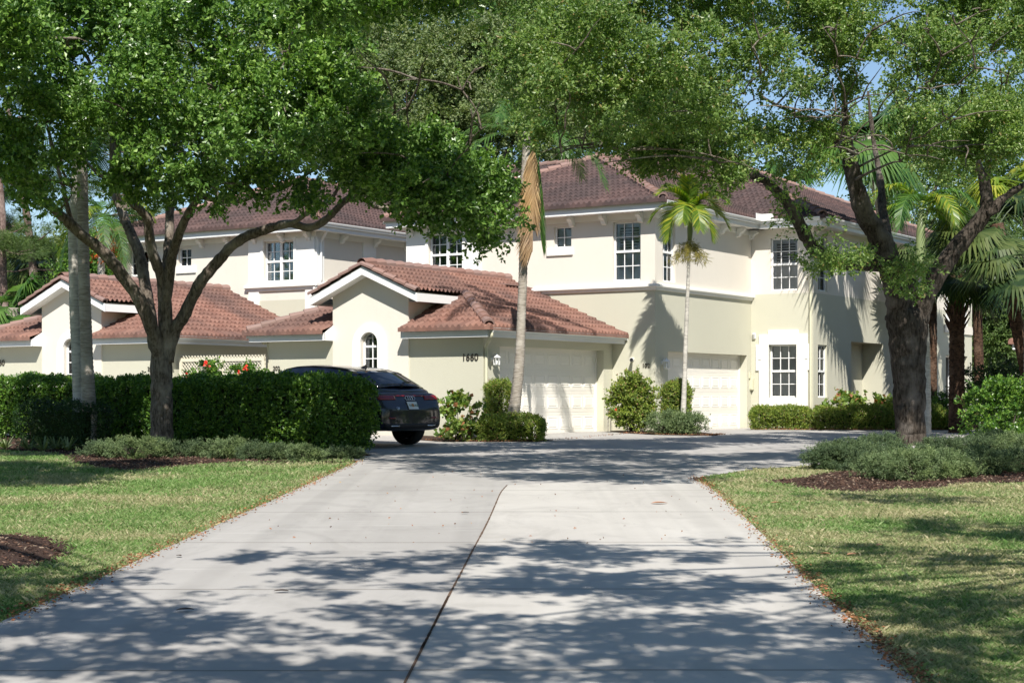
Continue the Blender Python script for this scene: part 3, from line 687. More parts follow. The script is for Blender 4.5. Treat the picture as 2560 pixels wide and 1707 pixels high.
    molding(T, BM, 4.0, 3.70, 3.86, .10, mitre=(1, 0)); molding(TA, AM, A2 + (.8 if second else 0), 3.70, 3.86, .10, mitre=(1, 0))
    bd = MB(); bd.box(T, BM - .03, LB + .03, -.03, .0, 5.585, 5.75); bd.box(TA, AM, A2 - .01, -.03, .0, 5.585, 5.75); bd.box(TR, AM, 12, -.03, .0, 5.585, 5.75)
    for a in (6.14, 8.35, 10.6): bd.box(TR, a, a + (.35 if a < 7 else .62), -.04, 0, 4.2, 5.585)
    bd.build('frieze_band', M['whitest'], house)
    for b in (-.87, .237, 1.225, 2.3, 3.38, 4.46, 5.54, 6.55): bracket(T, b, 5.735)
    for a in (6.73, 7.8, 8.9, 10.0, 11.07, 11.95): bracket(TA, a, 5.735)
    for a in (7.3, 8.9, 10.5): bracket(TR, a, 5.735)
    # roof of the block
    th = M['tile_high']; ea, el, er, z6 = AM - .45, LB + .45, BM - .45, 6.0; cb = (el + er) / 2; t = cb - er
    bk = 17.0
    tile_roof('roof_slope', [(ea, er), (ea, el), (ea + t, cb)], (1, 0), ea, z6, th, X)
    tile_roof('roof_slope', [(ea, er), (ea + t, cb), (bk, cb), (bk, er + .9), (11.9, er)], (0, 1), er, z6, th, X)
    tile_roof('roof_slope', [(ea, el), (ea + t, cb), (bk, cb), (bk, el - .9), (11.9, el)], (0, -1), -el, z6, th, X)
    zp = z6 + PITCH * t
    caps([((ea, er, z6 + .05), (ea + t, cb, zp + .05)), ((ea, el, z6 + .05), (ea + t, cb, zp + .05)), ((ea + t, cb, zp + .06), (bk - .5, cb, zp + .06))], X)
    fascia([(ea + .02, er + .02, ea + .02, el - .02, 5.73, 5.73), (ea + .02, er + .02, 11.7, er + .02, 5.73, 5.73), (ea + .02, el - .02, 11.7 + (.8 if second else 0), el - .02, 5.73, 5.73)], X, 5.73, 5.95)
    soffit([[(ea, er), (ea, el), (AM, el), (AM, er)], [(AM, er), (AM, BM), (12.1, BM), (12.1, er)], [(AM, el), (AM, LB), (12.8, LB), (12.8, el)]], X, 5.745)
    gutter(lambda u, d, z: X(u, er + d, z), ea + .05, 11.55, 5.97, 0.0)
    gutter(lambda u, d, z: X(u, el - d, z), ea + .05, 11.6 + (.7 if second else 0), 5.97, 0.0)
    return
unit(ident)
unit(mirr, True)
# --- right-hand block with the stepped white window surround
T = FB(A2); TA = FA(B3)
wall('front_wall', T, B3, BM, -0.5, 5.80, [(-2.72, -1.88, 3.97, 5.48, .12), (-2.71, -1.85, 0.9, 2.42, .12)], [M['cream'], M['sage']], 3.88)
wall('side_wall', TA, A2, AE, -0.5, 5.80, [(12.42, 13.1, 3.95, 5.53, .12), (12.39, 13.08, 0.9, 2.41, .12), (14.95, 17.61, -0.5, 2.57, .68), (20.55, 22.0, 0.75, 2.45, .12), (23.7, 26.1, 0.0, 2.35, .6), (23.7, 26.1, 3.42, 5.3, .6)], [M['cream'], M['sage']], 3.88)
m = MB(); m.quad(*[T(u, d, z) for u, d, z in ()] or [hw(0, 0)] * 4) if False else None
wall('back_wall', FB(AE), B3, 19.5, -0.5, 5.80, [], [M['cream'], M['sage']], 3.88)
window(T, -2.72, -1.88, 3.97, 5.48, .07, 3, 2, 2, 'shutter')
window(T, -2.71, -1.85, 0.9, 2.42, .07, 3, 2, 2, 'blind')
window(TA, 12.42, 13.1, 3.95, 5.53, .07, 2, 2, 2, 'blind')
window(TA, 12.39, 13.08, 0.9, 2.41, .07, 2, 2, 2, 'blind')
window(TA, 20.55, 22.0, 0.75, 2.45, .07, 2, 1, 1, 'blind')
# stepped surround
s = MB(); w0, w1, za, zb = -2.71, -1.85, 0.9, 2.42
def ring(dep, e, top, ear, z_e0, z_e1, tw):
    s.box(T, w0 - e, w0, -dep, .0, za - .33, 2.72 - top); s.box(T, w1, w1 + e, -dep, .0, za - .33, 2.72 - top)
    s.box(T, w0, w1, -dep, .0, za - .33, za - .001); s.box(T, w0, w1, -dep, .0, zb, 2.72 - top)
    s.box(T, w0 - e - ear, w0 - e, -dep, 0, z_e0, z_e1); s.box(T, w1 + e, w1 + e + ear, -dep, 0, z_e0, z_e1)
    s.box(T, -2.28 - tw, -2.28 + tw, -dep, 0, 2.72 - top, 2.84 - top)
ring(.045, .32, 0.0, .10, 1.68, 2.43, .46)
ring(.065, .24, 0.11, .09, 2.0, 2.33, .38)
ring(.085, .17, 0.21, .0001, 2.0, 2.25, .30)
s.build('window_surround', M['whitest'], house)
# back of the recessed porch, ground-floor dark glazing and the balcony
m = MB(); m.box(TA, 14.9, 17.7, .67, .72, -.5, 2.6); m.build('porch_wall', M['sage'], house)
m = MB(); m.box(TA, 23.6, 26.2, .55, .6, -.3, 5.4); m.build('screen', M['screen'], house)
m = MB()
for u in (23.72, 24.5, 25.3, 26.05): m.box(TA, u, u + .05, .4, .45, 0, 2.35); m.box(TA, u, u + .05, .4, .45, 3.42, 5.3)
m.box(TA, 23.7, 26.1, .4, .45, 2.3, 2.35); m.build('screen_frame', M['white'], house)
bal = MB()
for k in range(40): u = 23.72 + k * .0608; bal.box(TA, u, u + .03, .02, .05, 3.47, 4.38)
bal.box(TA, 23.7, 26.1, .0, .07, 4.38, 4.43); bal.box(TA, 23.7, 26.1, .01, .06, 3.42, 3.47); bal.build('balcony_railing', M['white'], house)
m = MB(); m.box(TA, 23.5, 26.6, -.05, 0, 3.12, 3.40); m.build('string_course', M['cream'], house)
bd = MB(); bd.box(T, B3 - .03, BM - .035, -.03, 0, 5.585, 5.745); bd.box(TA, A2, AE, -.03, 0, 5.585, 5.745); bd.build('frieze_band', M['cream'], house)
# big hip roof over everything behind
ea, er, el, ab = A2 - .45, B3 - .45, 16.25 - B3 + .45, AE + .6; hd = (ab - ea) / 2; z6 = 6.0
th = M['tile_high']
tile_roof('roof_slope', [(ea, er), (ea, el), (ea + hd, el - hd), (ea + hd, er + hd)], (1, 0), ea, z6, th)
tile_roof('roof_slope', [(ea, er), (ea + hd, er + hd), (ab, er)], (0, 1), er, z6, th)
tile_roof('roof_slope', [(ea, el), (ea + hd, el - hd), (ab, el)], (0, -1), -el, z6, th)
tile_roof('roof_slope', [(ab, er), (ab, el), (ea + hd, el - hd), (ea + hd, er + hd)], (-1, 0), -ab, z6, th, course=0.6, fine=False)
zp = z6 + PITCH * hd
caps([((ea, er, z6 + .05), (ea + hd, er + hd, zp + .05)), ((ea, el, z6 + .05), (ea + hd, el - hd, zp + .05)), ((ab, er, z6 + .05), (ea + hd, er + hd, zp + .05)), ((ea + hd, er + hd, zp + .06), (ea + hd, el - hd, zp + .06))])
fascia([(ea + .02, er + .02, ea + .02, BM - .45, 5.73, 5.73), (ea + .02, er + .02, ab, er + .02, 5.73, 5.73), (ea + .02, el, ea + .02, 16.25 - BM + .45, 5.73, 5.73)], ident, 5.73, 5.95)
soffit([[(ea, er), (ea, BM), (A2, BM), (A2, er)], [(A2, er), (A2, B3), (AE + .5, B3), (AE + .5, er)]], ident, 5.745)
gutter(lambda u, d, z: (ea + d, u, z), er + .02, BM - .45, 5.97, 0.0)
gutter(lambda u, d, z: (u, er + d, z), ea, ab, 5.97, 0.0)
m = MB(); m.box(ident, ea - .14, ea - .12, BM - .95, BM - .45, 5.93, 6.13); m.box(ident, ea - .5, ea - .14, BM - .60, BM - .58, 5.93, 6.13); m.build('splash_guard', M['gutter'], house)
# downspouts
spout([(-.28, -.42, 2.42), (-.26, -.40, 2.30), (-.02, -.10, 2.12), (.04, -.06, 2.0), (.05, -.05, 1.7), (.05, -.05, 0.0)])
spout([(A2 - .02, B3 - .42, 5.83), (A2 + .0, B3 - .40, 5.74), (A2 - .02, B3 - .02, 5.5), (A2 - .05, B3 + .06, 5.3), (A2 - .05, B3 + .06, 4.9), (A2 - .05, B3 + .06, 0.0)])
spout([mirr(6.1, 7.2, 5.85), mirr(6.2, 7.1, 5.7), mirr(6.3, 6.83, 5.45), mirr(6.3, 6.83, 5.2), mirr(6.3, 6.83, 4.25)], mat='gutter')
spout([mirr(AM - 1.0, 6.98, 2.42), mirr(AM - .8, 6.9, 2.2), mirr(AM - .6, 6.66, 2.1), mirr(AM - .6, 6.65, 0)])
spout([(.1, 6.6 + .42, 2.42), (.15, 6.6 + .3, 2.3), (.1, 6.68, 2.1), (.1, 6.66, 0)])
# house numbers
def numerals(txt, T, u, z, h, sgn=-1, dep=0.012, name='house_number', mat='bronze', parent=None, bold=0.002):
    cu = bpy.data.curves.new('t', 'FONT'); cu.body = txt; cu.size = h * 1.42; cu.extrude = dep / 2; cu.offset = bold * h * 2.2; cu.align_x = 'LEFT'; cu.space_character = 1.02
    to = bpy.data.objects.new('t', cu); COL.objects.link(to); dg = bpy.context.evaluated_depsgraph_get(); dg.update()
    me = bpy.data.meshes.new_from_object(to.evaluated_get(dg)); bpy.data.objects.remove(to); bpy.data.curves.remove(cu)
    for v in me.vertices: v.co = Vector(T(u + sgn * v.co.x, -0.012 - v.co.z - dep / 2, z + v.co.y))
    b = bmesh.new(); b.from_mesh(me); bmesh.ops.recalc_face_normals(b, faces=b.faces[:]); b.to_mesh(me); b.free()
    me.name = name; return link(name, me, M[mat], parent or house)
numerals('1660', FB(0), 0.60, 1.775, 0.165)
numerals('202', FB(0), 6.44, 1.595, 0.11)
numerals('102', FB(AM), -0.89, 1.687, 0.11)
numerals('1660', FB(-0.8), 16.13, 1.80, 0.165)
numerals('201', FR(6.6, lambda a, b, z: (a - .8, 16.25 - b, z)) if False else FB(-.8), 9.65 + 0.42, 1.60, 0.11)

# ---------------------------------------------------------------- foliage tools
def unitv(v): return v / np.maximum(np.linalg.norm(v, axis=-1, keepdims=True), 1e-9)
def leaves(C, A, L, Wd, rs, curl=0.25):
    """one folded leaf (a kite of 4 points) per centre, pointing along A"""
    n = len(C); A = unitv(A); N = unitv(np.cross(A, rs.normal(size=(n, 3)))); 
    Lr = L * rs.uniform(0.6, 1.15, (n, 1)); Wr = Wd * rs.uniform(0.7, 1.15, (n, 1)); up = np.cross(N, A)
    V = np.empty((n, 4, 3)); V[:, 0] = C; V[:, 1] = C + A * Lr * 0.45 + N * Wr * 0.5 + up * Wr * curl
    V[:, 2] = C + A * Lr; V[:, 3] = C + A * Lr * 0.45 - N * Wr * 0.5 + up * Wr * curl
    return V.reshape(-1, 3), np.arange(4 * n).reshape(n, 4)
def sprigs(P, D, k, tw, L, Wd, rs, spread=0.9):
    """k leaves round a twig of length tw at each point P pointing along D"""
    n = len(P); D = unitv(D)
    t = rs.uniform(0.0, 1, (n, k, 1)); C = P[:, None] + D[:, None] * t * tw + rs.normal(size=(n, k, 3)) * tw * 0.10
    A = D[:, None] * 0.7 + rs.normal(size=(n, k, 3)) * spread
    return leaves(C.reshape(-1, 3), A.reshape(-1, 3), L, Wd, rs)
def blob_points(blobs, n, rs, sub=0.34, per=26, shell=0.45):
    """clustered points through ellipsoids (cx,cy,cz,rx,ry,rz,weight)"""
    B = np.array(blobs, dtype=float); wt = B[:, 6] * (B[:, 3] * B[:, 5]); wt /= wt.sum()
    m = max(1, n // per); ix = rs.choice(len(B), m, p=wt)
    d = unitv(rs.normal(size=(m, 3))); r = shell + (1 - shell) * rs.uniform(0, 1, (m, 1)) ** 0.6
    K = B[ix, :3] + d * r * B[ix, 3:6]; sz = sub * rs.uniform(0.5, 1.35, (m, 1))
    P = np.repeat(K, per, 0) + rs.normal(size=(m * per, 3)) * np.repeat(sz, per, 0) * np.array([1, 1, 0.6])
    out = unitv(P - B[np.repeat(ix, per), :3])
    return P, out
def scr(px, y, Y, rx, ry, ryd, w=1.0):
    c = at(px, Y, y=y); s = Y / F
    return (c.x, c.y, c.z, rx * s, ryd, ry * s, w)
def shade(px, y, h, r, w=1.0, flat=0.45):
    """ellipsoid of foliage at height h that shades the ground seen at this pixel"""
    X, Y = gpt(px, y); k = h / SUN.z
    return (X + SUN.x * k, Y + SUN.y * k, gz(Y) + h, r, r, r * flat, w)
def crown(name, root, blobs, n, k, tw, L, Wd, mat, seed, sub=0.34, per=26, hang=0.0, shell=0.45):
    rs = np.random.RandomState(seed); P, O = blob_points(blobs, n, rs, sub, per, shell)
    D = O + rs.normal(size=P.shape) * 0.6 + np.array([0, 0, 0.15 - hang])
    V, Fc = sprigs(P, D, k, tw, L, Wd, rs)
    return mesh_np(name, V, Fc, mat, root)
def limb(m, pts, r0, r1, n=10, k=5, rough=0.07, seed=0, power=1.0):
    rs = random.Random(seed); C = catmull(pts, k); N = len(C) - 1
    off = [Vector((rs.uniform(-1, 1), rs.uniform(-1, 1), rs.uniform(-1, 1))) * rough * (r0 + (r1 - r0) * i / N) for i in range(N + 1)]
    m.tube([p + o for p, o in zip(C, off)], [(r0 + (r1 - r0) * (i / N) ** power) * rs.uniform(1 - rough, 1 + rough) for i in range(N + 1)], n)
def ptsY(lst, Y, dY=0.0):
    """list of photo pixels (px, y[, extra depth]) to points at distance about Y"""
    n = len(lst); return [at(p[0], Y + (p[2] if len(p) > 2 else dY * i / max(1, n - 1)), y=p[1]) for i, p in enumerate(lst)]
def roughen(o, amp, sc, seed=0):
    from mathutils import noise
    for v in o.data.vertices:
        c = v.co; v.co = c + v.normal * amp * (noise.noise(Vector((c.x * sc + seed, c.y * sc, c.z * sc * 0.35))) + 0.5 * noise.noise(Vector((c.x * sc * 3, c.y * sc * 3, c.z * sc))))

# ---------------------------------------------------------------- big oaks
def limb_skel(m): return [Vector(v) for v in m.v[::7]]
def reach(m, skel, targets, r0=.035, r1=.006, maxd=9.0, seed=0):
    rs = random.Random(seed); K = np.array([list(p) for p in skel])
    for tg in targets:
        tg = Vector(tg); d = np.linalg.norm((K - np.array(list(tg))) * [1, .55, 1], axis=1) + (K[:, 2] > tg.z + .3) * 2.0; i = int(d.argmin()); s = Vector(K[i])
        if (tg - s).length > maxd: continue
        L = (tg - s).length; a = s.lerp(tg, .33) + Vector((rs.uniform(-.12, .12), 0, .10)) * L * .5; b = s.lerp(tg, .7) + Vector((rs.uniform(-.1, .1), rs.uniform(-.1, .1), .08)) * L * .5
        limb(m, [s, a, b, tg], min(.05, r0 * (.5 + L * .16)), r1, 6, 4, .08, rs.randint(0, 9999))
        K = np.vstack([K, np.array([list(a), list(b)])])
# left tree: many rising stems in front of the hedge
Yt = 32.0; base = at(404, Yt)
t1 = empty('oak_tree', base, 0, 'leafy bright green tree with many rising stems, in front of the long hedge', 'tree')
m = MB()
limb(m, [at(404, Yt, z=base.z - .15), at(405, Yt, y=1095), at(404, Yt, y=1000), at(403, Yt, y=930), at(405, Yt, y=870)], .225, .20, 16, 6, .05, 1)
limb(m, ptsY([(404, 910), (388, 850), (372, 800), (345, 745), (303, 685), (258, 630), (210, 592), (165, 550), (120, 511), (80, 485), (39, 460), (0, 418), (-60, 380)], Yt, -2.5), .15, .06, 10, 4, .06, 2)
limb(m, ptsY([(200, 585), (180, 556), (165, 505), (156, 460), (138, 400), (120, 320)], Yt - .9, -.6), .06, .03, 8, 4, .06, 3)
limb(m, ptsY([(400, 890), (385, 850), (374, 780), (360, 700), (350, 640), (328, 585), (312, 550), (297, 510), (285, 475), (282, 400), (285, 250)], Yt, 1.5), .14, .06, 10, 4, .06, 4)
limb(m, ptsY([(296, 505), (292, 466), (262, 446), (240, 430), (210, 395), (180, 330)], Yt + .6, -.5), .05, .025, 8, 4, .06, 5)
limb(m, ptsY([(410, 900), (413, 820), (411, 740), (405, 690), (392, 660), (378, 620), (372, 575), (368, 545), (352, 525), (325, 500), (300, 420), (290, 320)], Yt, -1.0), .15, .05, 10, 4, .06, 6)
limb(m, ptsY([(412, 760), (416, 700), (419, 650), (423, 600), (424, 550), (427, 490), (425, 420), (430, 300), (435, 150)], Yt - .2, 1.0), .12, .05, 10, 4, .06, 7)
limb(m, ptsY([(414, 750), (424, 680), (432, 634), (446, 590), (462, 550), (480, 520), (498, 485), (512, 440), (518, 380), (560, 250)], Yt - .2, -1.5), .11, .05, 10, 4, .06, 8)
limb(m, ptsY([(496, 492), (540, 500), (585, 505), (612, 500), (640, 488), (700, 475), (760, 440), (830, 400)], Yt - 1, -.8), .05, .025, 8, 4, .07, 9)
limb(m, ptsY([(418, 905), (428, 850), (442, 815), (459, 790), (478, 750), (495, 715), (520, 682), (549, 649), (580, 615), (615, 592), (650, 579), (690, 566), (730, 559), (768, 570), (800, 560), (830, 535), (855, 508), (885, 490), (915, 500), (945, 518), (990, 515), (1060, 500), (1130, 480)], Yt, -1.2), .135, .035, 10, 4, .06, 10)
limb(m, ptsY([(722, 560), (745, 550), (768, 532), (800, 512), (830, 496), (860, 440), (900, 380)], Yt - .7, -.6), .055, .025, 8, 4, .07, 11)
rs_ = random.Random(5); sk = limb_skel(m)
reach(m, sk, sorted([tuple(at(rs_.uniform(0, 1230), rs_.uniform(26.2, 30), y=rs_.uniform(40, 480))) for q in range(90)], key=lambda p: -p[1]), seed=1)
o = m.build('trunk', M['bark_l'], t1, smooth=True); o.matrix_parent_inverse = Matrix.Translation(-base); roughen(o, .012, 9)
rb = random.Random(11); bl = []
for (y, xs, xe, st, r, Ya) in ((-60, -100, 800, 120, 92, 29), (40, -80, 800, 110, 80, 28.3), (130, -60, 860, 102, 72, 27.8), (215, -40, 900, 98, 68, 27.4), (300, -20, 1020, 96, 64, 27.2), (365, 330, 1180, 88, 50, 27.6), (430, 900, 1240, 78, 46, 28.2)):
    x = xs
    while x <= xe: bl.append(scr(x + rb.uniform(-30, 30), y + rb.uniform(-25, 25), Ya + rb.uniform(-1.2, 1.6), r * rb.uniform(.6, .95), r * rb.uniform(.5, .8), .75, 1)); x += st
for (x, y, rx, ry, w) in ((30, 400, 60, 60, .8), (60, 480, 50, 40, .6), (110, 420, 50, 50, .6), (95, 520, 40, 22, .45), (200, 350, 60, 50, .8), (330, 440, 40, 40, .8), (390, 460, 60, 40, 1.0), (465, 425, 50, 42, .8), (550, 480, 50, 36, .7), (530, 545, 30, 30, .35), (515, 590, 22, 18, .2), (640, 450, 60, 32, .8), (700, 505, 26, 34, .4), (780, 490, 40, 26, .5),
                          (900, 435, 60, 35, 1.0), (960, 535, 24, 22, .35), (1010, 470, 60, 42, 1.1), (1100, 480, 60, 50, 1.2), (1065, 540, 50, 28, .8), (1145, 525, 55, 38, 1.1), (1210, 480, 60, 60, 1.1), (1190, 575, 40, 22, .5), (1225, 540, 35, 28, .7), (1205, 610, 12, 18, .25), (990, 420, 80, 50, 1.2)):
    bl.append(scr(x, y, 28.6 + rb.uniform(-1.2, 1.2), rx, ry, .6, w))
sh = [shade(*q) for q in ((60, 1200, 7, 1.1), (-60, 1170, 7, 1.3), (180, 1180, 7.4, 1.0), (120, 1130, 7, 1.2), (330, 1160, 7.5, .7), (1010, 1130, 7.5, 1.0), (860, 1140, 7.0, .7))]
ox = crown('crown', t1, bl, 15500, 10, .20, .10, .066, M['oak1'], 21, .17, 26, hang=.0, shell=.6); ox.matrix_parent_inverse = Matrix.Translation(-base)
ox = crown('crown', t1, sh, 6500, 10, .25, .11, .07, M['oak1'], 22, .26, 20); ox.matrix_parent_inverse = Matrix.Translation(-base)

# right tree: massive trunk, wide fork
Yo = 34.8; base = at(2276, Yo)
t2 = empty('oak_tree', base, 0, 'massive old oak with furrowed dark trunk forking wide, growing from the low juniper bed', 'tree')
m = MB()
limb(m, [at(2282, Yo, z=base.z - .2), at(2280, Yo, y=1105), at(2276, Yo, y=1060), at(2274, Yo, y=1000), at(2272, Yo, y=930), at(2268, Yo, y=860), at(2266, Yo, y=790)], .30, .43, 20, 6, .04, 31, 2.0)
limb(m, ptsY([(2262, 860), (2254, 800), (2244, 740), (2232, 690), (2220, 650), (2207, 612), (2190, 580), (2166, 545), (2150, 500), (2138, 455), (2126, 410), (2115, 375), (2095, 345), (2060, 322), (2020, 300), (1985, 285), (1900, 240)], Yo, -1.8), .28, .025, 16, 4, .05, 32, 1.5)
limb(m, ptsY([(2120, 380), (2118, 340), (2112, 300), (2108, 240), (2090, 120)], Yo - 1, -.6), .13, .02, 10, 4, .05, 33)
limb(m, ptsY([(2224, 650), (2218, 610), (2213, 570), (2206, 530), (2204, 480), (2198, 430), (2188, 380), (2180, 320), (2170, 230)], Yo + .3, 1.5), .14, .02, 10, 4, .06, 34)
limb(m, ptsY([(2258, 700), (2235, 672), (2200, 660), (2150, 660), (2105, 655), (2070, 641), (2040, 625), (2018, 598), (2003, 572), (1988, 540), (1972, 512), (1952, 488), (1930, 466), (1905, 448), (1875, 434), (1845, 408), (1800, 380), (1740, 350), (1660, 330), (1600, 300)], Yo, -2.4), .17, .02, 12, 4, .06, 35, 1.5)
limb(m, ptsY([(2266, 800), (2268, 740), (2266, 700), (2264, 672)], Yo - .12), .22, .16, 14, 4, .06, 36)
limb(m, ptsY([(2285, 850), (2298, 790), (2312, 745), (2335, 700), (2365, 655), (2400, 608), (2432, 572), (2455, 545), (2466, 518), (2465, 480), (2458, 445), (2440, 405), (2425, 370), (2415, 320), (2405, 220)], Yo, -1.0), .215, .03, 14, 4, .05, 37, 1.6)
limb(m, ptsY([(2462, 535), (2482, 525), (2500, 505), (2520, 487), (2560, 462), (2620, 420)], Yo - .6), .12, .05, 10, 4, .06, 38)
limb(m, ptsY([(2465, 470), (2470, 400), (2478, 330), (2485, 250)], Yo - .7), .09, .02, 10, 4, .06, 39)
rs_ = random.Random(6); sk = limb_skel(m); m2 = MB()
reach(m2, sk, sorted([tuple(at(rs_.uniform(1330, 2560), rs_.uniform(26.2, 31), y=rs_.uniform(20, 420))) for q in range(210)], key=lambda p: -p[1]), .028, .004, 9.5, 2)
ob_ = m2.build('branches', M['bark_l'], t2, smooth=True); ob_.matrix_parent_inverse = Matrix.Translation(-base); o = m.build('trunk', M['bark'], t2, smooth=True); o.matrix_parent_inverse = Matrix.Translation(-base); roughen(o, .03, 6)
bl = []
for (y, xs, xe, st, r, Ya) in ((-60, 1300, 2640, 110, 88, 28.6), (40, 1280, 2640, 102, 78, 28.2), (125, 1290, 2640, 96, 70, 27.8), (205, 1290, 2620, 90, 62, 27.5), (285, 1310, 2600, 86, 54, 27.4)):
    x = xs
    while x <= xe:
        if not (1870 < x < 2080 and y > 255) and not (2170 < x < 2270 and 20 < y < 80) and not (2080 < x < 2200 and y > 250) and rb.random() < .96: bl.append(scr(x + rb.uniform(-30, 30), y + rb.uniform(-25, 25), Ya + max(0, min(3.5, (x - 1850) / 90)) + rb.uniform(-1.3, 1.3), r * rb.uniform(.65, 1.0), r * rb.uniform(.5, .8), .75, 1))
        x += st
for (x, y, rx, ry, w) in ((1370, 340, 50, 22, .3), (1460, 345, 50, 22, .3), (1560, 355, 50, 25, .5), (1620, 420, 18, 30, .3), (1660, 375, 60, 40, .9), (1740, 400, 50, 40, .9), (1800, 430, 40, 35, .8), (1860, 450, 30, 22, .5), (1830, 360, 50, 40, .8), (1910, 310, 45, 30, .8), (1990, 330, 60, 40, .9), (2060, 370, 40, 50, .7), (2050, 440, 40, 30, .4), (1960, 420, 50, 35, .35),
                          (2290, 340, 60, 34, .6), (2350, 370, 50, 30, .5), (2500, 330, 70, 50, .9), (2320, 425, 60, 20, .22), (2530, 400, 40, 30, .4), (1970, 490, 24, 14, .4), (1985, 545, 26, 14, .5), (2040, 600, 26, 16, .5), (2060, 660, 40, 16, .9), (2110, 645, 50, 20, .8), (2170, 640, 40, 14, .6), (2260, 665, 40, 16, .8), (2275, 700, 26, 26, .5), (1890, 470, 22, 12, .4)):
    bl.append(scr(x, y, (28.2 if x < 1850 else 33.2 if y > 480 else 31) + rb.uniform(-1.2, 1.0), rx, ry, .45, w * 1.5))
sh = [shade(*q) for q in ((1080, 1150, 7.8, 1.0), (1180, 1170, 7.6, 1.1), (1290, 1150, 8, 1.2), (1400, 1165, 7.8, 1.1), (1500, 1140, 8, 1.2), (1590, 1175, 7.6, 1.1), (1690, 1150, 8, 1.3), (1790, 1165, 7.8, 1.0), (1890, 1145, 8, 1.2), (1990, 1140, 8, 1.0), (1450, 1195, 7.4, .8), (1340, 1195, 7.6, .7), (1640, 1200, 7.5, .8), (2150, 1130, 8, 1.2), (2420, 1130, 8, 1.2),
                                  (2250, 1250, 7.5, .6), (2500, 1180, 8, 1.0), (2480, 1330, 7, .9))]
ox = crown('crown', t2, bl, 21500, 10, .20, .08, .046, M['oak2'], 23, .18, 24, hang=.1, shell=.55); ox.matrix_parent_inverse = Matrix.Translation(-base)
ox = crown('crown', t2, sh, 8000, 10, .25, .11, .065, M['oak2'], 24, .26, 18); ox.matrix_parent_inverse = Matrix.Translation(-base)

# oaks behind the viewer on both verges: their shade falls across the drive
def verge_tree(name, bx, by, label, spots, seed, r0=.24):
    b0 = Vector((bx, by, gz(by))); t = empty(name, b0, 0, label, 'tree'); m = MB()
    limb(m, [b0 + Vector((0, 0, -.2)), b0 + Vector((.05, 0, 1.2)), b0 + Vector((.1, -.1, 2.6)), b0 + Vector((.0, -.2, 4.4))], r0, r0 * .8, 12, 4, .05, seed)
    bl = [shade(*s) for s in spots]; rs2 = random.Random(seed)
    for i, q in enumerate(bl):
        if i % 3 == 0:
            c = Vector(q[:3]); mid = b0.lerp(c, .45); mid.z = b0.z + 6.3
            limb(m, [b0 + Vector((0, -.2, 4.1)), mid, c], r0 * .26, .012, 8, 5, .06, seed + i)
    o = m.build('trunk', M['bark'], t, smooth=True); o.matrix_parent_inverse = Matrix.Translation(-b0)
    area = sum(q[3] ** 2 * q[6] for q in bl)
    o = crown('crown', t, bl, int(345 * area), 10, .20, .09, .058, M['oak2'], seed, .13, 16); o.matrix_parent_inverse = Matrix.Translation(-b0)
verge_tree('oak_tree', -6.3, 12.8, 'oak just left of the frame at the near edge of the left lawn',
           [(40, 1490, 6, .75), (-60, 1450, 6, .8), (150, 1520, 6, .5), (-40, 1560, 6, .9), (240, 1455, 6, .35), (330, 1550, 6.2, .55), (420, 1575, 6, .5), (520, 1600, 6, .5), (250, 1610, 6, .55), (120, 1640, 6, .5), (430, 1660, 6, .45), (640, 1660, 6, .5), (760, 1690, 6, .5), (330, 1700, 6, .45), (560, 1700, 6, .5), (330, 1440, 6.4, .28), (900, 1700, 6, .4), (450, 1500, 6.3, .25)], 41)
verge_tree('oak_tree', 7.4, 9.0, 'oak just right of the frame beside the near right lawn',
           [(720, 1400, 6.6, .45), (850, 1420, 6.6, .6), (980, 1440, 6.5, .6), (900, 1470, 6.5, .4), (1080, 1410, 6.6, .3), (1010, 1560, 6, .6), (880, 1600, 6, .5), (1150, 1600, 6, .6), (1230, 1390, 6.6, .5), (1340, 1370, 6.6, .5), (1450, 1400, 6.5, .6), (1560, 1390, 6.5, .5), (1680, 1400, 6.5, .5), (1780, 1370, 6.6, .3), (1330, 1460, 6.3, .7), (1480, 1480, 6.2, .7), (1620, 1470, 6.2, .7), (1760, 1480, 6.2, .7), (1880, 1490, 6.2, .5), (1380, 1560, 6, .6), (1540, 1570, 6, .65), (1700, 1580, 6, .6), (1860, 1580, 6, .6), (1980, 1600, 6, .5), (1450, 1660, 6, .5), (1640, 1670, 6, .6), (1800, 1690, 6, .5), (2000, 1690, 6, .5), (2130, 1620, 6, .5),
            (2200, 1690, 6, .6), (2330, 1590, 6, .7), (2450, 1660, 6, .8), (2260, 1520, 6.2, .5), (2400, 1490, 6.2, .6), (2540, 1540, 6.2, .8), (2120, 1450, 6.4, .4), (2020, 1420, 6.4, .35), (2200, 1370, 6.6, .35), (2330, 1400, 6.6, .4), (2500, 1420, 6.5, .5), (1060, 1690, 6, .5), (1260, 1690, 6, .5)], 42)

# ---------------------------------------------------------------- wooded surroundings behind and beside the viewer (mirrored in the windows and the car)
rs = np.random.RandomState(99); tb = []
ring_ = [(-48, 44 - 6.5 * k) for k in range(13)] + [(-44 + 7.5 * k, -40 + 4 * abs(k - 6) * .5) for k in range(14)] + [(56, -34 + 7.0 * k) for k in range(17)]
for x0_, y0_ in ring_:
    for q in range(5): tb.append((x0_ + rs.uniform(-3, 3), y0_ + rs.uniform(-2, 2), 1.5 + q * 3.6 + rs.uniform(-1, 1), 3.4, 3.4, 2.6, 1))
P_, O_ = blob_points(tb, 22000, rs, .9, 14, .5); V, Fc = sprigs(P_, O_, 7, .5, .50, .32, rs); tag(mesh_np('treeline', V, Fc, M['oak2']), kind='stuff')
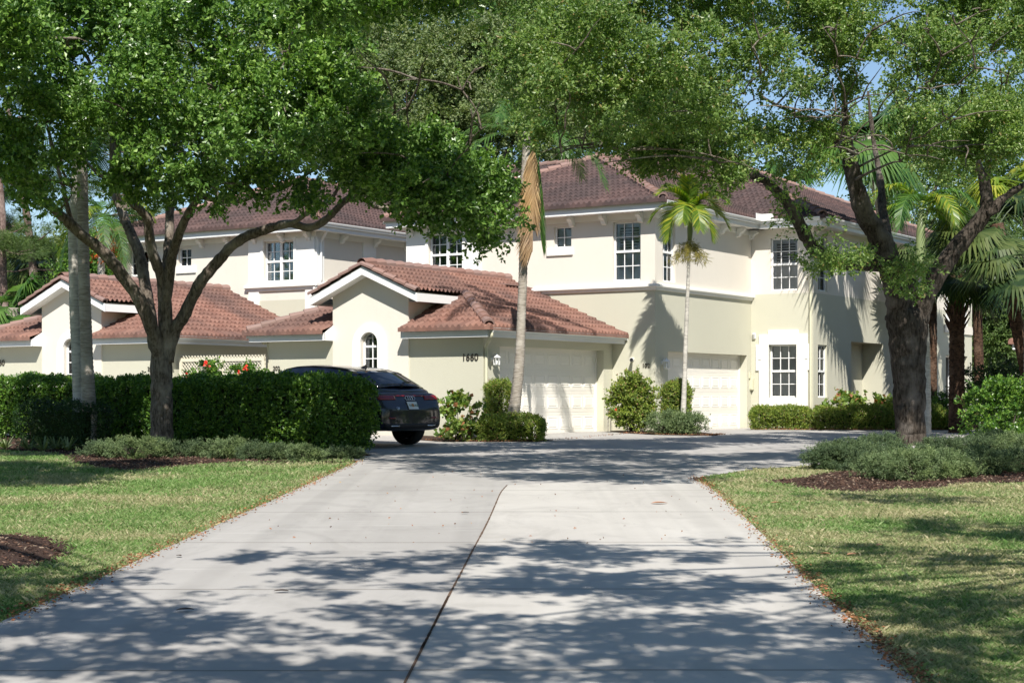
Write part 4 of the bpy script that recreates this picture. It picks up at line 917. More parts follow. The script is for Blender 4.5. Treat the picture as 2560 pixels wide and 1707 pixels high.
# ---------------------------------------------------------------- trees beyond the house
def keep(o, b): o.matrix_parent_inverse = Matrix.Translation(-Vector(b)); return o
def far_tree(px, Y, label, blobs, seed, mat, trunk_top, r=.3, n=5000, L=.16, k=9, sub=.6, name='oak_tree', lean=0, group=None, bark='bark'):
    b = Vector(((px - CX) / F * Y, Y, 0)); t = empty(name, b, 0, label, 'tree', group); m = MB()
    limb(m, [b + Vector((0, 0, -.2)), b + Vector((lean * .3, 0, trunk_top * .4)), b + Vector((lean, 0, trunk_top))], r, r * .6, 10, 4, .05, seed)
    bl = [scr(*q[:2], Y + (q[6] if len(q) > 6 else 0), q[2], q[3], q[4], q[5]) for q in blobs]; rs2 = random.Random(seed)
    for q in bl[::2]:
        c = Vector(q[:3]); s = b + Vector((lean, 0, trunk_top * .95)); mid = s.lerp(c, .5) + Vector((0, 0, .4)); limb(m, [s, mid, c], r * .35, .03, 7, 4, .06, seed)
    keep(m.build('trunk', M[bark], t, smooth=True), b)
    keep(crown('crown', t, bl, n, k, L * 2.2, L, L * .55, M[mat], seed, sub, 20, hang=.2), b); return t
rb = random.Random(77)
far_tree(1100, 66, 'tall pale green oak rising behind the middle of the roof', [(x + rb.uniform(-25, 25), y + rb.uniform(-20, 20), 85, 60, 1.6, 1, rb.uniform(-2, 2) + (340 - y) * .012) for y in (-60, 20, 100, 180, 260, 340) for x in range(800, 1500, 78) if rb.random() < .93], 51, 'oak3', 5.5, .35, 24000, .17, 9, .45)
far_tree(620, 72, 'oak crown showing above the left roof behind the many-stemmed tree', [(x + rb.uniform(-25, 25), y, 90, 60, 2, 1, 0) for y in (60, 160, 260, 350) for x in range(380, 860, 100)], 52, 'oak3', 6, .35, 5000, .17, 9, .6)
far_tree(1560, 74, 'oak crown peeping over the ridge of the main roof', [(x + rb.uniform(-25, 25), y, 80, 50, 2, 1, 0) for y in (220, 300, 370) for x in range(1430, 1800, 85)], 53, 'oak3', 6, .35, 4500, .17, 9, .6)
far_tree(2250, 70, 'broad dark oak crown behind the right end of the house', [(x + rb.uniform(-25, 25), y, 85, 60, 2, 1, 0) for y in (300, 390, 480, 570) for x in range(2200, 2660, 95)], 54, 'oak2', 5, .35, 7000, .15, 9, .6)
for i, (px, Y, top, w, lab) in enumerate(((2520, 62, 620, 90, 'feathery light green shrub tree at the right edge behind the house corner'), (2440, 78, 660, 120, 'olive shrub tree seen past the right end of the house'))):
    far_tree(px, Y, lab, [(px + rb.uniform(-w, w) * .7, y, 55, 50, 1.2, 1, 0) for y in range(top, 960, 50) for _ in range(2)], 60 + i, 'pine', 2.5, .15, 4500, .14, 9, .4, 'shrub_tree')
# dense greenery left of the house
for i, (px, Y, top, w, lab, mt) in enumerate(((250, 60, 640, 60, 'glossy dark green tree between the pale palm and the far house end', 'hedge'), (60, 70, 650, 70, 'olive shrub tree at the left edge under the pines', 'pine'), (170, 68, 620, 60, 'mixed green tree behind the garage gable', 'oak3'), (-40, 66, 640, 70, 'bushy tree cut by the left edge of the photo', 'oak3'), (330, 76, 560, 60, 'tree behind the left end of the far roof', 'oak3'))):
    far_tree(px, Y, lab, [(px + rb.uniform(-w, w), y, 48, 42, 1.2, 1, 0) for y in range(top, 960, 44) for _ in range(2)], 70 + i, mt, 3.0, .18, 5200, .13, 9, .4, 'bushy_tree')
# pines
def pine(px, Y, y_top, dia, label, seed, lean=0.3):
    b = Vector(((px - CX) / F * Y, Y, 0)); t = empty('pine_tree', b, 0, label, 'tree', 'pines beyond the left end of the house'); m = MB(); rs = random.Random(seed); zt = CZ + (HY - y_top) * Y / F
    P = [b + Vector((lean * s * s + rs.uniform(-.06, .06), 0, zt * s)) for s in (0, .15, .3, .45, .6, .75, .9, 1)]
    limb(m, P, dia / 2, dia * .22, 10, 4, .05, seed); bl = []
    for k in range(26):
        s = rs.uniform(.36, 1.0); c = b + Vector((lean * s * s, 0, zt * s)); an = rs.uniform(0, 6.28); L = rs.uniform(.8, 2.6) * (1.25 - s * .6)
        e = c + Vector((math.cos(an) * L, math.sin(an) * L, rs.uniform(-.2, .7))); limb(m, [c, c.lerp(e, .5) + Vector((0, 0, -.1)), e], .04, .012, 5, 3, .1, k); bl.append((*e, .45, .45, .3, 1))
    keep(m.build('trunk', M['pinebark'], t, smooth=True), b)
    rsn = np.random.RandomState(seed); Pn, O = blob_points(bl, 2200, rsn, .16, 18, .2)
    V, Fc = sprigs(Pn, O + rsn.normal(size=O.shape) * .5, 14, .12, .22, .014, rsn, 1.2)
    keep(mesh_np('crown', V, Fc, M['pine'], t), b)
pine(14, 58, 200, .36, 'pine with dark trunk at the very left edge', 81, -.4)
pine(98, 60, 250, .42, 'pine with pinkish bare trunk leaning slightly left of the palm pair', 82, -1.2)
pine(300, 64, 330, .34, 'pine half hidden behind the stems of the many-stemmed tree', 83, .3)

# ---------------------------------------------------------------- palms
def feather(root, c, az, el, L, droop, mat, ll=.35, n=46, w=.022, nameit='frond', seed=0, vdrop=.5, side=(1, 1), stem=.012):
    """pinnate palm leaf: arching rib with rows of leaflets"""
    rs = np.random.RandomState(seed); d = Vector((math.cos(az) * math.cos(el), math.sin(az) * math.cos(el), math.sin(el))); P = [Vector(c)]; st = L / 14
    for i in range(14):
        d = (d + Vector((0, 0, -droop / 14 * (1 + i * .12)))).normalized(); P.append(P[-1] + d * st)
    m = MB(); m.tube(P, [stem * (1 - .8 * i / 14) + .002 for i in range(15)], 5); V = [Vector(v) for v in m.v]; Fc = [f for f in m.f if len(f) == 4]
    for i in range(n):
        s = .12 + .88 * i / n; q = s * 14; k = min(13, int(q)); p = P[k].lerp(P[k + 1], q - k); t = (P[k + 1] - P[k]).normalized()
        sd = t.cross(Vector((0, 0, 1))); sd = sd.normalized() if sd.length > .05 else Vector((-math.sin(az), math.cos(az), 0)); up = sd.cross(t)
        l_ = ll * (math.sin(math.pi * min(1, s * .93 + .04)) ** .55) * rs.uniform(.88, 1.08)
        for ix, sg in enumerate((-1, 1)):
            if side[ix] == 0: continue
            a = (sd * sg * (.9 - .35 * s) + t * (.35 + .5 * s) + up * (.22 + rs.uniform(-.12, .12))).normalized() * 1.0
            tip = p + a * l_ * side[ix] + Vector((0, 0, -vdrop * l_ * rs.uniform(.6, 1.2))); mid = p + a * l_ * .5 * side[ix] + Vector((0, 0, -vdrop * l_ * .12)); wv = t * w
            b = len(V); V += [p - wv * .5, p + wv * .5, mid + wv * .6, mid - wv * .6, tip]; Fc += [(b, b + 1, b + 2, b + 3), (b + 3, b + 2, b + 4, b + 4)]
    me = bpy.data.meshes.new(nameit); me.from_pydata([tuple(v) for v in V], [], [f if f[2] != f[3] else f[:3] for f in Fc]); me.update()
    o = link(nameit, me, M[mat], root); return o
def fan(root, c, az, el, L, R_, mat, seed=0, n=30, nameit='frond', drop=.5, spread=2.1):
    """fan palm leaf: stalk with pleated blade of pointed segments"""
    rs = np.random.RandomState(seed); d = Vector((math.cos(az) * math.cos(el), math.sin(az) * math.cos(el), math.sin(el))); h = Vector(c) + d * L + Vector((0, 0, -.1 * L)); m = MB()
    m.tube([Vector(c), Vector(c) + d * L * .5, h], [.02, .016, .01], 5); V = [Vector(v) for v in m.v]; Fc = [f for f in m.f if len(f) == 4]
    t = (d + Vector((0, 0, -.35))).normalized(); sd = t.cross(Vector((0, 0, 1))); sd = sd.normalized() if sd.length > .05 else Vector((1, 0, 0)); up = sd.cross(t)
    for i in range(n):
        th = (i / (n - 1) - .5) * 2 * spread; a = (t * math.cos(th) + sd * math.sin(th) + up * (.12 * math.cos(th * 2) + .15)).normalized(); r = R_ * (.78 + .22 * math.cos(th)) * rs.uniform(.9, 1.05); wv = (sd * math.cos(th) - t * math.sin(th)).normalized() * (R_ * .034)
        m1 = h + a * r * .55 + Vector((0, 0, -.04 * r)); tip = h + a * r + Vector((0, 0, -drop * r * rs.uniform(.7, 1.3))); b = len(V)
        V += [h - wv * .2, h + wv * .2, m1 + wv, m1 - wv, tip]; Fc += [(b, b + 1, b + 2, b + 3), (b + 3, b + 2, b + 4)]
    me = bpy.data.meshes.new(nameit); me.from_pydata([tuple(v) for v in V], [], Fc); me.update(); return link(nameit, me, M[mat], root)
def ringed(m, pts, rads, k=9, seed=0):
    """palm trunk with leaf-scar rings"""
    C = catmull(pts, k * 2); N = len(C) - 1; rs = random.Random(seed); rr_ = []
    for i in range(N + 1):
        s = i / N * (len(rads) - 1); j = min(len(rads) - 2, int(s)); rr_.append((rads[j] + (rads[j + 1] - rads[j]) * (s - j)) * (1 + (.05 if i % 2 else -.02) + rs.uniform(-.015, .015)))
    m.tube(C, rr_, 16)
# leaning coconut palm before the first garage
Yp = 37.2; b = at(1285, Yp, z=-.06); t = empty('coconut_palm', b, 0, 'leaning grey palm before the 1660 garage door, with a hanging dry frond', 'palm'); m = MB()
ringed(m, [at(1275, Yp, z=-.3), at(1281, Yp, y=1055), at(1290, Yp, y=990), at(1299, Yp, y=900), at(1303, Yp, y=800), at(1307, Yp, y=700), at(1309, Yp, y=600), at(1311, Yp, y=500), at(1314, Yp, y=410), at(1318, Yp, y=330)], [.16, .145, .125, .110, .10, .096, .094, .092, .09, .085], seed=1)
keep(m.build('trunk', M['palmbark'], t, smooth=True), b)
top = at(1320, Yp, y=345)
for i in range(9):
    keep(feather(t, top, i * .7 + .2, .9 - (i % 3) * .3, 2.6, 1.3, 'palmgreen', .5, 50, .03, seed=i), b)
hang = at(1334, Yp - .3, y=372)
def hanging(root, c, e, ll, n, mat, name, seed, sidex, w=.02, tw=.3):
    rs = np.random.RandomState(seed); c, e = Vector(c), Vector(e); t = (e - c).normalized(); m = MB(); m.tube([c, c.lerp(e, .5), e], [.022, .016, .006], 6); V = [Vector(v) for v in m.v]; Fc = [f for f in m.f if len(f) == 4]
    for i in range(n):
        q = .05 + .93 * i / n; p = c.lerp(e, q); l_ = ll * (math.sin(math.pi * min(1, q * .75 + .10)) ** .8) * rs.uniform(.8, 1.1); a = (t * 1.0 + Vector((sidex * rs.uniform(.5, 1.0) * tw, rs.uniform(-.22, .22), 0))).normalized(); sv = Vector((rs.uniform(.4, 1), rs.uniform(-.8, .8), 0)).normalized() * w
        b = len(V); mid = p + a * l_ * .5; tip = p + a * l_ + Vector((sidex * .0, 0, -.05)); V += [p - sv * .4, p + sv * .4, mid + sv * .5, mid - sv * .5, tip]; Fc += [(b, b + 1, b + 2, b + 3), (b + 3, b + 2, b + 4)]
    me = bpy.data.meshes.new(name); me.from_pydata([tuple(v) for v in V], [], Fc); me.update(); return link(name, me, M[mat], root)
top_ = at(1333, Yp - .35, y=362)
keep(hanging(t, top_, at(1331, Yp - .3, y=630), .80, 330, 'deadfrond', 'dry_frond', 5, -1, .030, .62), b)
keep(hanging(t, top_ + Vector((.01, .03, 0)), at(1334, Yp - .28, y=560), .6, 170, 'deadfrond', 'dry_frond', 6, 1, .024, .36), b)
keep(hanging(t, top_ + Vector((.05, .03, .05)), at(1352, Yp - .2, y=590), .85, 220, 'palmgreen', 'frond', 7, .5, .028, .34), b)
# lime palm between the garage doors
Yp = 40.4; b = at(1710, Yp, z=0); t = empty('christmas_palm', b, 0, 'slim pale-trunked palm with lime green crown, growing between the two garage doors', 'palm'); m = MB()
ringed(m, [at(1707, Yp, z=-.2), at(1708, Yp, y=1040), at(1711, Yp, y=960), at(1714, Yp, y=860), at(1718, Yp, y=760), at(1721, Yp, y=680), at(1724, Yp, y=600)], [.08, .068, .058, .052, .046, .040, .042], seed=2)
keep(m.build('trunk', M['palmbark_pale'], t, smooth=True), b)
m = MB(); m.tube([at(1724, Yp, y=602), at(1725, Yp, y=580), at(1725, Yp, y=545), at(1724, Yp, y=520)], [.055, .07, .055, .03], 12); keep(m.build('crownshaft', M['crownshaft'], t, smooth=True), b)
top = at(1724, Yp, y=528)
for i, (az, el, L, dr) in enumerate(((3.25, .65, 1.2, 1.3), (-.05, .5, 1.2, 1.3), (3.6, 1.1, 1.15, 1.2), (-.5, .95, 1.2, 1.2), (-1.3, .7, 1.1, 2.2), (-1.9, .9, 1.1, 2.1), (1.2, .9, 1.1, 1.8), (2.2, .8, 1.2, 1.9), (.5, 1.05, 1.15, 1.7), (-2.6, .35, 1.15, 2.2), (-.4, .25, 1.05, 2.2), (4.5, 1.35, 1.05, 1.1), (2.9, 1.3, 1.0, 1.2), (.2, 1.35, 1.05, 1.2))):
    keep(feather(t, top, az, el, L, dr, 'palmlime', .42, 44, .040, seed=30 + i, vdrop=.22, stem=.014), b)
rs = np.random.RandomState(9)
for i in range(7):
    an = i * .9; P = np.repeat(np.array([list(at(1724, Yp, y=605))]), 50, 0) + np.stack([np.cos(an) * np.linspace(.05, .38, 50), np.sin(an) * np.linspace(.05, .38, 50), -np.linspace(0, .5, 50) ** 1.3], 1) + rs.normal(size=(50, 3)) * .04
    V, Fc = sprigs(P, np.array([[math.cos(an) * .6, math.sin(an) * .6, -1.]]).repeat(50, 0) + rs.normal(size=(50, 3)) * .4, 5, .15, .15, .012, rs, .5); keep(mesh_np('flower_spray', V, Fc, M['flowerspray'], t), b)
# pair of palms on the left
for i, (lab, pts, rad, mt) in enumerate((('front one of the paired palms left of the many-stemmed tree, mottled ringed trunk', [(222, 1035), (221, 1000), (217, 900), (214, 800), (210, 700), (208, 600), (207, 520), (206, 440), (205, 380), (203, 300)], [.16, .15, .125, .12, .118, .116, .114, .11, .108, .10], 'palmbark'),
                                   ('back one of the paired palms on the left, paler lichen-grey trunk', [(200, 1040), (197, 960), (193, 880), (188, 780), (186, 700), (184, 620), (184, 560), (188, 500), (192, 440), (196, 380)], [.14, .13, .12, .115, .11, .11, .108, .10, .10, .10], 'palmbark_pale'))):
    Yp = 33.6 + i * .35; b = at(pts[0][0], Yp); t = empty('coconut_palm', b, 0, lab, 'palm', 'paired palms by the left hedge'); m = MB(); ringed(m, [at(pts[0][0], Yp) - Vector((0, 0, .2))] + ptsY(pts, Yp), [rad[0]] + rad, seed=i)
    keep(m.build('trunk', M[mt], t, smooth=True), b); top = at(pts[-1][0], Yp, y=pts[-1][1] - 10)
    for k in range(8): keep(feather(t, top, k * .8 + i * .4, (.7 if i else .9) - (k % 3) * .35, 2.1, 1.7, 'palmgreen', .42, 44, .028, seed=60 + k + 10 * i), b)
Yp = 52; b = at(252, Yp, z=0); t = empty('seeding_palm', b, 0, 'thin pale-trunked palm behind the far garage, hung with orange-red fruit', 'palm'); m = MB(); ringed(m, [at(252, Yp, z=-.2), at(252, Yp, y=900), at(253, Yp, y=700), at(255, Yp, y=560)], [.12, .11, .11, .11], seed=4); keep(m.build('trunk', M['palmbark_pale'], t, smooth=True), b)
top = at(256, Yp, y=540)
for k in range(13): keep(feather(t, top, k * .5, 1.0 - (k % 4) * .33, 2.3, 1.8, 'palmlime' if k % 3 == 0 else 'palmgreen', .5, 44, .035, seed=90 + k), b)
rs = np.random.RandomState(10); fr = np.array(list(at(265, Yp - .4, y=618))) + rs.normal(size=(330, 3)) * [.22, .2, .26]
V, Fc = sprigs(fr, rs.normal(size=(330, 3)), 4, .05, .07, .05, rs, 1); keep(mesh_np('fruit_cluster', V, Fc, leaf_mat('orange_red_fruit', [(.35, .05, .02), (.5, .12, .03), (.55, .2, .05)], .1, .5, .3), t), b)
# fan palms in the distance and beside the house
def fan_palm(px, Y, y_top, r, label, n, R_, L, mat, seed, bark='palmbark', z0=None, name='fan_palm', el=(-.7, 1.1), lean=0, yb=None, group=None):
    z_ = gz(Y) if z0 is None else z0; b = at(px, Y, z=z_); t = empty(name, b, 0, label, 'palm', group); top = at(px + lean, Y, y=y_top); m = MB(); mid = b.lerp(top, .5); ringed(m, [b + Vector((0, 0, -.2)), b.lerp(top, .3), mid, b.lerp(top, .8), top], [r * 1.15, r, r, r * .95, r * 1.1], 7, seed)
    o = keep(m.build('trunk', M[bark], t, smooth=True), b); rs = random.Random(seed)
    for k in range(n): keep(fan(t, top + Vector((0, 0, rs.uniform(-.2, .15))), k * 2.4 + rs.uniform(-.3, .3), el[0] + (el[1] - el[0]) * ((k * .618) % 1), L * rs.uniform(.8, 1.1), R_ * rs.uniform(.85, 1.1), mat, seed * 50 + k), b)
    return t, top, b
fan_palm(1985, 78, 470, .2, 'fan palm crown rising behind the right part of the roof', 22, 1.5, 1.0, 'palmgreen', 3)
fan_palm(1905, 82, 455, .2, 'smaller fan palm peeping over the ridge left of the taller one', 18, 1.4, .9, 'palmgreen', 4)
fan_palm(2138, 84, 560, .2, 'distant small fan palm low over the roof near the oak trunk', 12, 1.0, .6, 'palmgreen', 14)
fan_palm(135, 62, 655, .2, 'dark blue-green fan palm behind the far garage gable', 24, 1.3, 1.0, 'palmdark', 5)
fan_palm(30, 54, 770, .2, 'grey-green fan palm low at the left edge', 22, 1.1, .9, 'palmgreen', 6)
fan_palm(85, 57, 800, .15, 'low fan palm beside the gable of the far garage', 16, .9, .8, 'palmgreen', 15)
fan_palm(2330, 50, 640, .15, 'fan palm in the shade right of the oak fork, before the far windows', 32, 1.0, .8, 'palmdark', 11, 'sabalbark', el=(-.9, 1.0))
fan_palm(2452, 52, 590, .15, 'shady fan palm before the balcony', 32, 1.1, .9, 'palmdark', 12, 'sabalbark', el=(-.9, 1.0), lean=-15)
fan_palm(2316, 45.5, 345, .15, 'tall fan palm whose crown is lost in the oak crown and shades the porch wall', 30, 1.3, 1.05, 'palmgreen', 13, 'palmbark', el=(-.9, 1.0), lean=-150)
t, top, b = fan_palm(2392, 41.5, 690, .19, 'fan palm with shaggy brown trunk near the dark porch windows', 30, .85, .72, 'palmdark', 7, 'sabalbark')
m = MB(); rs_ = random.Random(8)
for k in range(60):
    an = k * 2.4; z_ = top.z - .1 - k * .022; c = Vector((b.x, b.y, z_)) + Vector((math.cos(an) * .17, math.sin(an) * .17, 0)); e = c + Vector((math.cos(an) * .16, math.sin(an) * .16, .26)); m.tube([c, e], [.035, .014], 5)
keep(m.build('leaf_bases', M['sabalbark'], t), b)
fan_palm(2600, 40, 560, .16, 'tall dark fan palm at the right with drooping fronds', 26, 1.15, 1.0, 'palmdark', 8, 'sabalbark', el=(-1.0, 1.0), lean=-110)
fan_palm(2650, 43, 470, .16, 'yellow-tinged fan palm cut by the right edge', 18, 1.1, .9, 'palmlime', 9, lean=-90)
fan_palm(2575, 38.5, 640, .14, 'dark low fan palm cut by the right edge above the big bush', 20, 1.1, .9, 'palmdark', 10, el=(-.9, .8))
Yp = 39.4; b = at(2314, Yp, z=-.05); t = empty('royal_palm', b, 0, 'palm with smooth green crownshaft seen in the fork of the massive oak', 'palm'); m = MB(); ringed(m, [at(2316, Yp, z=-.2), at(2315, Yp, y=960), at(2313, Yp, y=850), at(2306, Yp, y=760), at(2301, Yp, y=680)], [.12, .11, .105, .10, .10], seed=6); keep(m.build('trunk', M['palmbark_pale'], t, smooth=True), b)
m = MB(); m.tube([at(2301, Yp, y=690), at(2301, Yp, y=650), at(2302, Yp, y=580), at(2304, Yp, y=520)], [.105, .13, .11, .06], 14); keep(m.build('crownshaft', M['crownshaft'], t, smooth=True), b)
for k, (az, el) in enumerate(((0.1, .7), (.9, .9), (2.0, .9), (3.2, .55), (-.5, .95), (-1.2, .8), (-2.2, .8), (0.3, .2), (3.0, .1), (-2.9, 1.1))): keep(feather(t, at(2304, Yp, y=520), az, el, 1.9, 1.9, 'palmlime' if k % 2 else 'palmgreen', .5, 46, .035, seed=120 + k), b)

# ---------------------------------------------------------------- hedges and shrubs
def box_foliage(name, root, L_, W_, H_, n, k, L, Wd, mat, seed, z0=.0, rough=.07, tw=.10, under=.12, round_=.22):
    """foliage filling a clipped block; local x along, y across"""
    rs = np.random.RandomState(seed); A = (2 * H_ * (L_ + W_) + L_ * W_); f = rs.uniform(0, A, n); P = np.empty((n, 3)); N = np.zeros((n, 3))
    u, v = rs.uniform(-.5, .5, n), rs.uniform(0, 1, n); a1 = L_ * H_; a2 = 2 * a1; a3 = a2 + W_ * H_; a4 = a3 + W_ * H_
    m1 = f < a1; P[m1] = np.stack([u[m1] * L_, np.full(m1.sum(), -W_ / 2), v[m1] * H_], 1); N[m1] = (0, -1, 0)
    m2 = (f >= a1) & (f < a2); P[m2] = np.stack([u[m2] * L_, np.full(m2.sum(), W_ / 2), v[m2] * H_], 1); N[m2] = (0, 1, 0)
    m3 = (f >= a2) & (f < a3); P[m3] = np.stack([np.full(m3.sum(), -L_ / 2), u[m3] * W_, v[m3] * H_], 1); N[m3] = (-1, 0, 0)
    m4 = (f >= a3) & (f < a4); P[m4] = np.stack([np.full(m4.sum(), L_ / 2), u[m4] * W_, v[m4] * H_], 1); N[m4] = (1, 0, 0)
    m5 = f >= a4; P[m5] = np.stack([u[m5] * L_, (v[m5] - .5) * W_, np.full(m5.sum(), H_)], 1); N[m5] = (0, 0, 1)
    P[:, 2] += z0
    d = np.abs(rs.normal(size=(n, 1))) * rough * 1.2
    wob = (np.sin(P[:, 0] * 3.1 + seed) * np.sin(P[:, 2] * 4 + P[:, 1] * 3 + seed * 2) + .6 * np.sin(P[:, 0] * 7.3 + P[:, 1] * 5) + .5 * np.sin(P[:, 0] * 1.1 + seed))[:, None] * rough * .8
    P = P - N * d + N * wob
    # pull in the bottom and round the top corners
    low = np.clip(1 - (P[:, 2] - z0) / .35, 0, 1)[:, None] ; P[:, :2] -= N[:, :2] * low * under
    hi = np.clip((P[:, 2] - z0 - H_ + round_) / round_, 0, 1)[:, None]; P[:, :2] -= N[:, :2] * hi ** 2 * round_ * .7
    ed = np.clip((np.abs(P[:, 0]) - L_ / 2 + round_) / round_, 0, 1) ** 2 + np.clip((np.abs(P[:, 1]) - W_ / 2 + round_) / round_, 0, 1) ** 2; tp = P[:, 2] > z0 + H_ - .12; P[tp, 2] -= np.minimum(1.2, ed[tp]) * round_ * .5; sprout = rs.uniform(0, 1, n) < .012; P[sprout & tp, 2] += rs.uniform(.03, .10, n)[sprout & tp]
    D = N + rs.normal(size=P.shape) * .5 + np.array([0, 0, .35]); V, Fc = sprigs(P, D, k, tw, L, Wd, rs, .8)
    mesh_np(name, V, Fc, M[mat], root)
def blob_shrub(name, px, Y, w, h, label, mat, seed, n=700, k=8, L=.05, Wd=.03, cat='shrub', dep=None, tw=.09, sub=.10, group=None, z0=0.0, lean=0, stems=True, spread=.9, hollow=.35):
    z_ = gz(Y); b = at(px, Y, z=z_); t = empty(name, b, 0, label, cat, group); rs2 = random.Random(seed); bl = []; dep = dep or w
    for i in range(9):
        u = rs2.uniform(-.32, .32) * w; v = rs2.uniform(-.25, .25) * dep; q = rs2.uniform(.26, .36)
        hh = h * (1 - 1.3 * (u / w) ** 2); bl.append((u, v, z0 + hh * rs2.uniform(.42, .66), w * q, dep * q, hh * .42, 1))
    bl.append((lean, 0, z0 + h * .52, w * .4, dep * .4, h * .45, 2))
    rs = np.random.RandomState(seed); P, O = blob_points(bl, n, rs, sub, 14, hollow + .25); P[:, 2] = np.clip(P[:, 2], .03, None)
    V, Fc = sprigs(P, O + rs.normal(size=P.shape) * .4 + [0, 0, .25], k, tw, L, Wd, rs, spread); mesh_np('foliage', V, Fc, M[mat], t)
    if stems:
        m = MB()
        for i in range(7):
            q = bl[i]; m.tube(catmull([(rs2.uniform(-.06, .06), rs2.uniform(-.06, .06), -.05), (q[0] * .4, q[1] * .4, q[2] * .4), (q[0], q[1], q[2])], 4), [.016 - .0012 * j for j in range(9)], 5)
        m.build('stems', M['bark'], t)
    return t
def hedge(label, p0, p1, W_, H_, mat, seed, dens=330, L=.07, Wd=.042, k=6, name='hedge', group=None, rough=.07):
    p0, p1 = Vector(p0), Vector(p1); c = (p0 + p1) / 2; d = p1 - p0; LL = d.length; t = empty(name, (c.x, c.y, gz(c.y)), math.atan2(d.y, d.x), label, 'hedge', group)
    n = int(dens * (2 * H_ * (LL + W_) + LL * W_)); box_foliage('foliage', t, LL, W_, H_, n, k, L, Wd, mat, seed, .04, rough)
    m = MB(); rs = random.Random(seed)
    for i in range(int(LL * 5)):
        x = -LL / 2 + .15 + (LL - .3) * (i + rs.random()) / int(LL * 5); y = rs.uniform(-W_ * .3, W_ * .3); m.tube([(x, y, -.05), (x + rs.uniform(-.05, .05), y, H_ * .4), (x + rs.uniform(-.15, .15), y + rs.uniform(-.1, .1), H_ * .85)], [.014, .01, .006], 4)
    m.build('stems', M['bark'], t)
    ins = min(.25, W_ * .36); m = MB(); m.box(ident, -LL / 2 + ins, LL / 2 - ins, -W_ / 2 + ins, W_ / 2 - ins, .12, H_ - .13); m.build('inner_shade_block', M['dark_core'], t)  # added solid block, stops see-through; the hedge's inner shade is in its colour
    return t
M['dark_core'] = plain('painted_inner_shade', (0.03, 0.045, 0.018), 1.0, 0.0)  # dark green painted as the gloom inside the hedges
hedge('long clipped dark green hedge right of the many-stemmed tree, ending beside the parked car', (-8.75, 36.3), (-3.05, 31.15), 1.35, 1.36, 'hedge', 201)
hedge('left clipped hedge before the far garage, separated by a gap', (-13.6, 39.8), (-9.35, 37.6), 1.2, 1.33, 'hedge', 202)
blob_shrub('hibiscus_bush', 560, 38.2, 2.7, 1.72, 'loose hibiscus bush with red flowers rising behind the long hedge', 'hedge', 203, 1500, 8, .07, .045, dep=1.2, z0=.1)
for i, (px, y) in enumerate(((612, 918), (515, 905), (600, 930), (520, 912), (466, 935))):
    Yq = 37.5 + (i % 2) * .2; c = at(px, Yq, y=y); o = bpy.data.objects[[q.name for q in bpy.data.objects if q.name.startswith('hibiscus_bush')][0]]
    rs = np.random.RandomState(i); P = np.array([list(c)]).repeat(9 if i in (0, 1) else 5, 0) + rs.normal(size=(9 if i in (0, 1) else 5, 3)) * .02; V, Fc = leaves(P, rs.normal(size=P.shape), .075, .07, rs); f = mesh_np('flower', V, Fc, M['red'], o); f.matrix_parent_inverse = Matrix.Translation(-o.location)
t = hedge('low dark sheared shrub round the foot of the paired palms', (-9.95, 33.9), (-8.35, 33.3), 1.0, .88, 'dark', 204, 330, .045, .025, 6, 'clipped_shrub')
def rosette(px, Y, label, n, L, mat, seed, w=.035, group='strappy plants under the palms'):
    b = at(px, Y); t = empty('spiky_plant', b, 0, label, 'plant', group); rs = random.Random(seed); m = MB()
    for i in range(n):
        an = rs.uniform(0, 6.28); el = rs.uniform(.35, 1.25); l_ = L * rs.uniform(.6, 1.1); d = Vector((math.cos(an) * math.cos(el), math.sin(an) * math.cos(el), math.sin(el))); sd = Vector((-math.sin(an), math.cos(an), 0)) * w / 2
        p1, p2, p3 = d * l_ * .4, d * l_ * .75 + Vector((0, 0, -.05 * l_)), d * l_ + Vector((0, 0, -.28 * l_))
        m.add([-sd * .8, sd * .8, p1 + sd, p1 - sd, p2 + sd * .7, p2 - sd * .7, p3], [(0, 1, 2, 3), (3, 2, 4, 5), (5, 4, 6)])
    m.build('leaves', M[mat], t, recalc=False); return t
M['sansev'] = leaf_mat('variegated_grey_green_blades', [(.12, .18, .07), (.22, .28, .14), (.35, .38, .22)], .2, .5, .4)
for i, (px, Y, lab) in enumerate(((70, 33.0, 'variegated spiky plant second from left under the palms'), (108, 32.5, 'variegated spiky plant in the middle under the palms'), (170, 32.6, 'variegated spiky plant right of the middle one under the palms'), (15, 33.4, 'variegated spiky plant at the left edge'), (140, 33.0, 'small spiky plant tucked behind the middle ones'))): rosette(px, Y, lab, 34, .48, 'sansev', 210 + i)
for i, (px, Y, w, h, lab) in enumerate(((255, 30.4, .8, .34, 'low juniper at the left end of the left row'), (330, 29.9, 1.15, .50, 'largest rounded juniper of the left row, under the many-stemmed tree'), (402, 30.3, .75, .46, 'juniper hugging the foot of the many-stemmed tree'), (492, 30.5, .8, .38, 'dark juniper right of the many-stemmed trunk'), (572, 29.9, .85, .48, 'juniper in the middle of the left row before the hedge'),
                                   (640, 29.7, .6, .32, 'small juniper between larger ones before the hedge'), (692, 29.6, .6, .34, 'juniper near the right of the left row'), (760, 29.1, .65, .34, 'rightmost sunlit juniper of the left row'), (850, 29.6, .7, .26, 'dark juniper under the near end of the hedge'))):
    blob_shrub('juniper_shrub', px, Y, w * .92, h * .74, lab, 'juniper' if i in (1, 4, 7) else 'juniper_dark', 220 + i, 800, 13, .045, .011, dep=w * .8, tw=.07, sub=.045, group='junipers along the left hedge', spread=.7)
blob_shrub('sea_grape_bush', 1143, 36.6, 1.1, 1.12, 'sea grape bush with round red-tinged leaves, beside the car under the 1660 sign', 'seagrape', 240, 240, 3, .13, .14, tw=.12, sub=.12, dep=.8, spread=1.0)
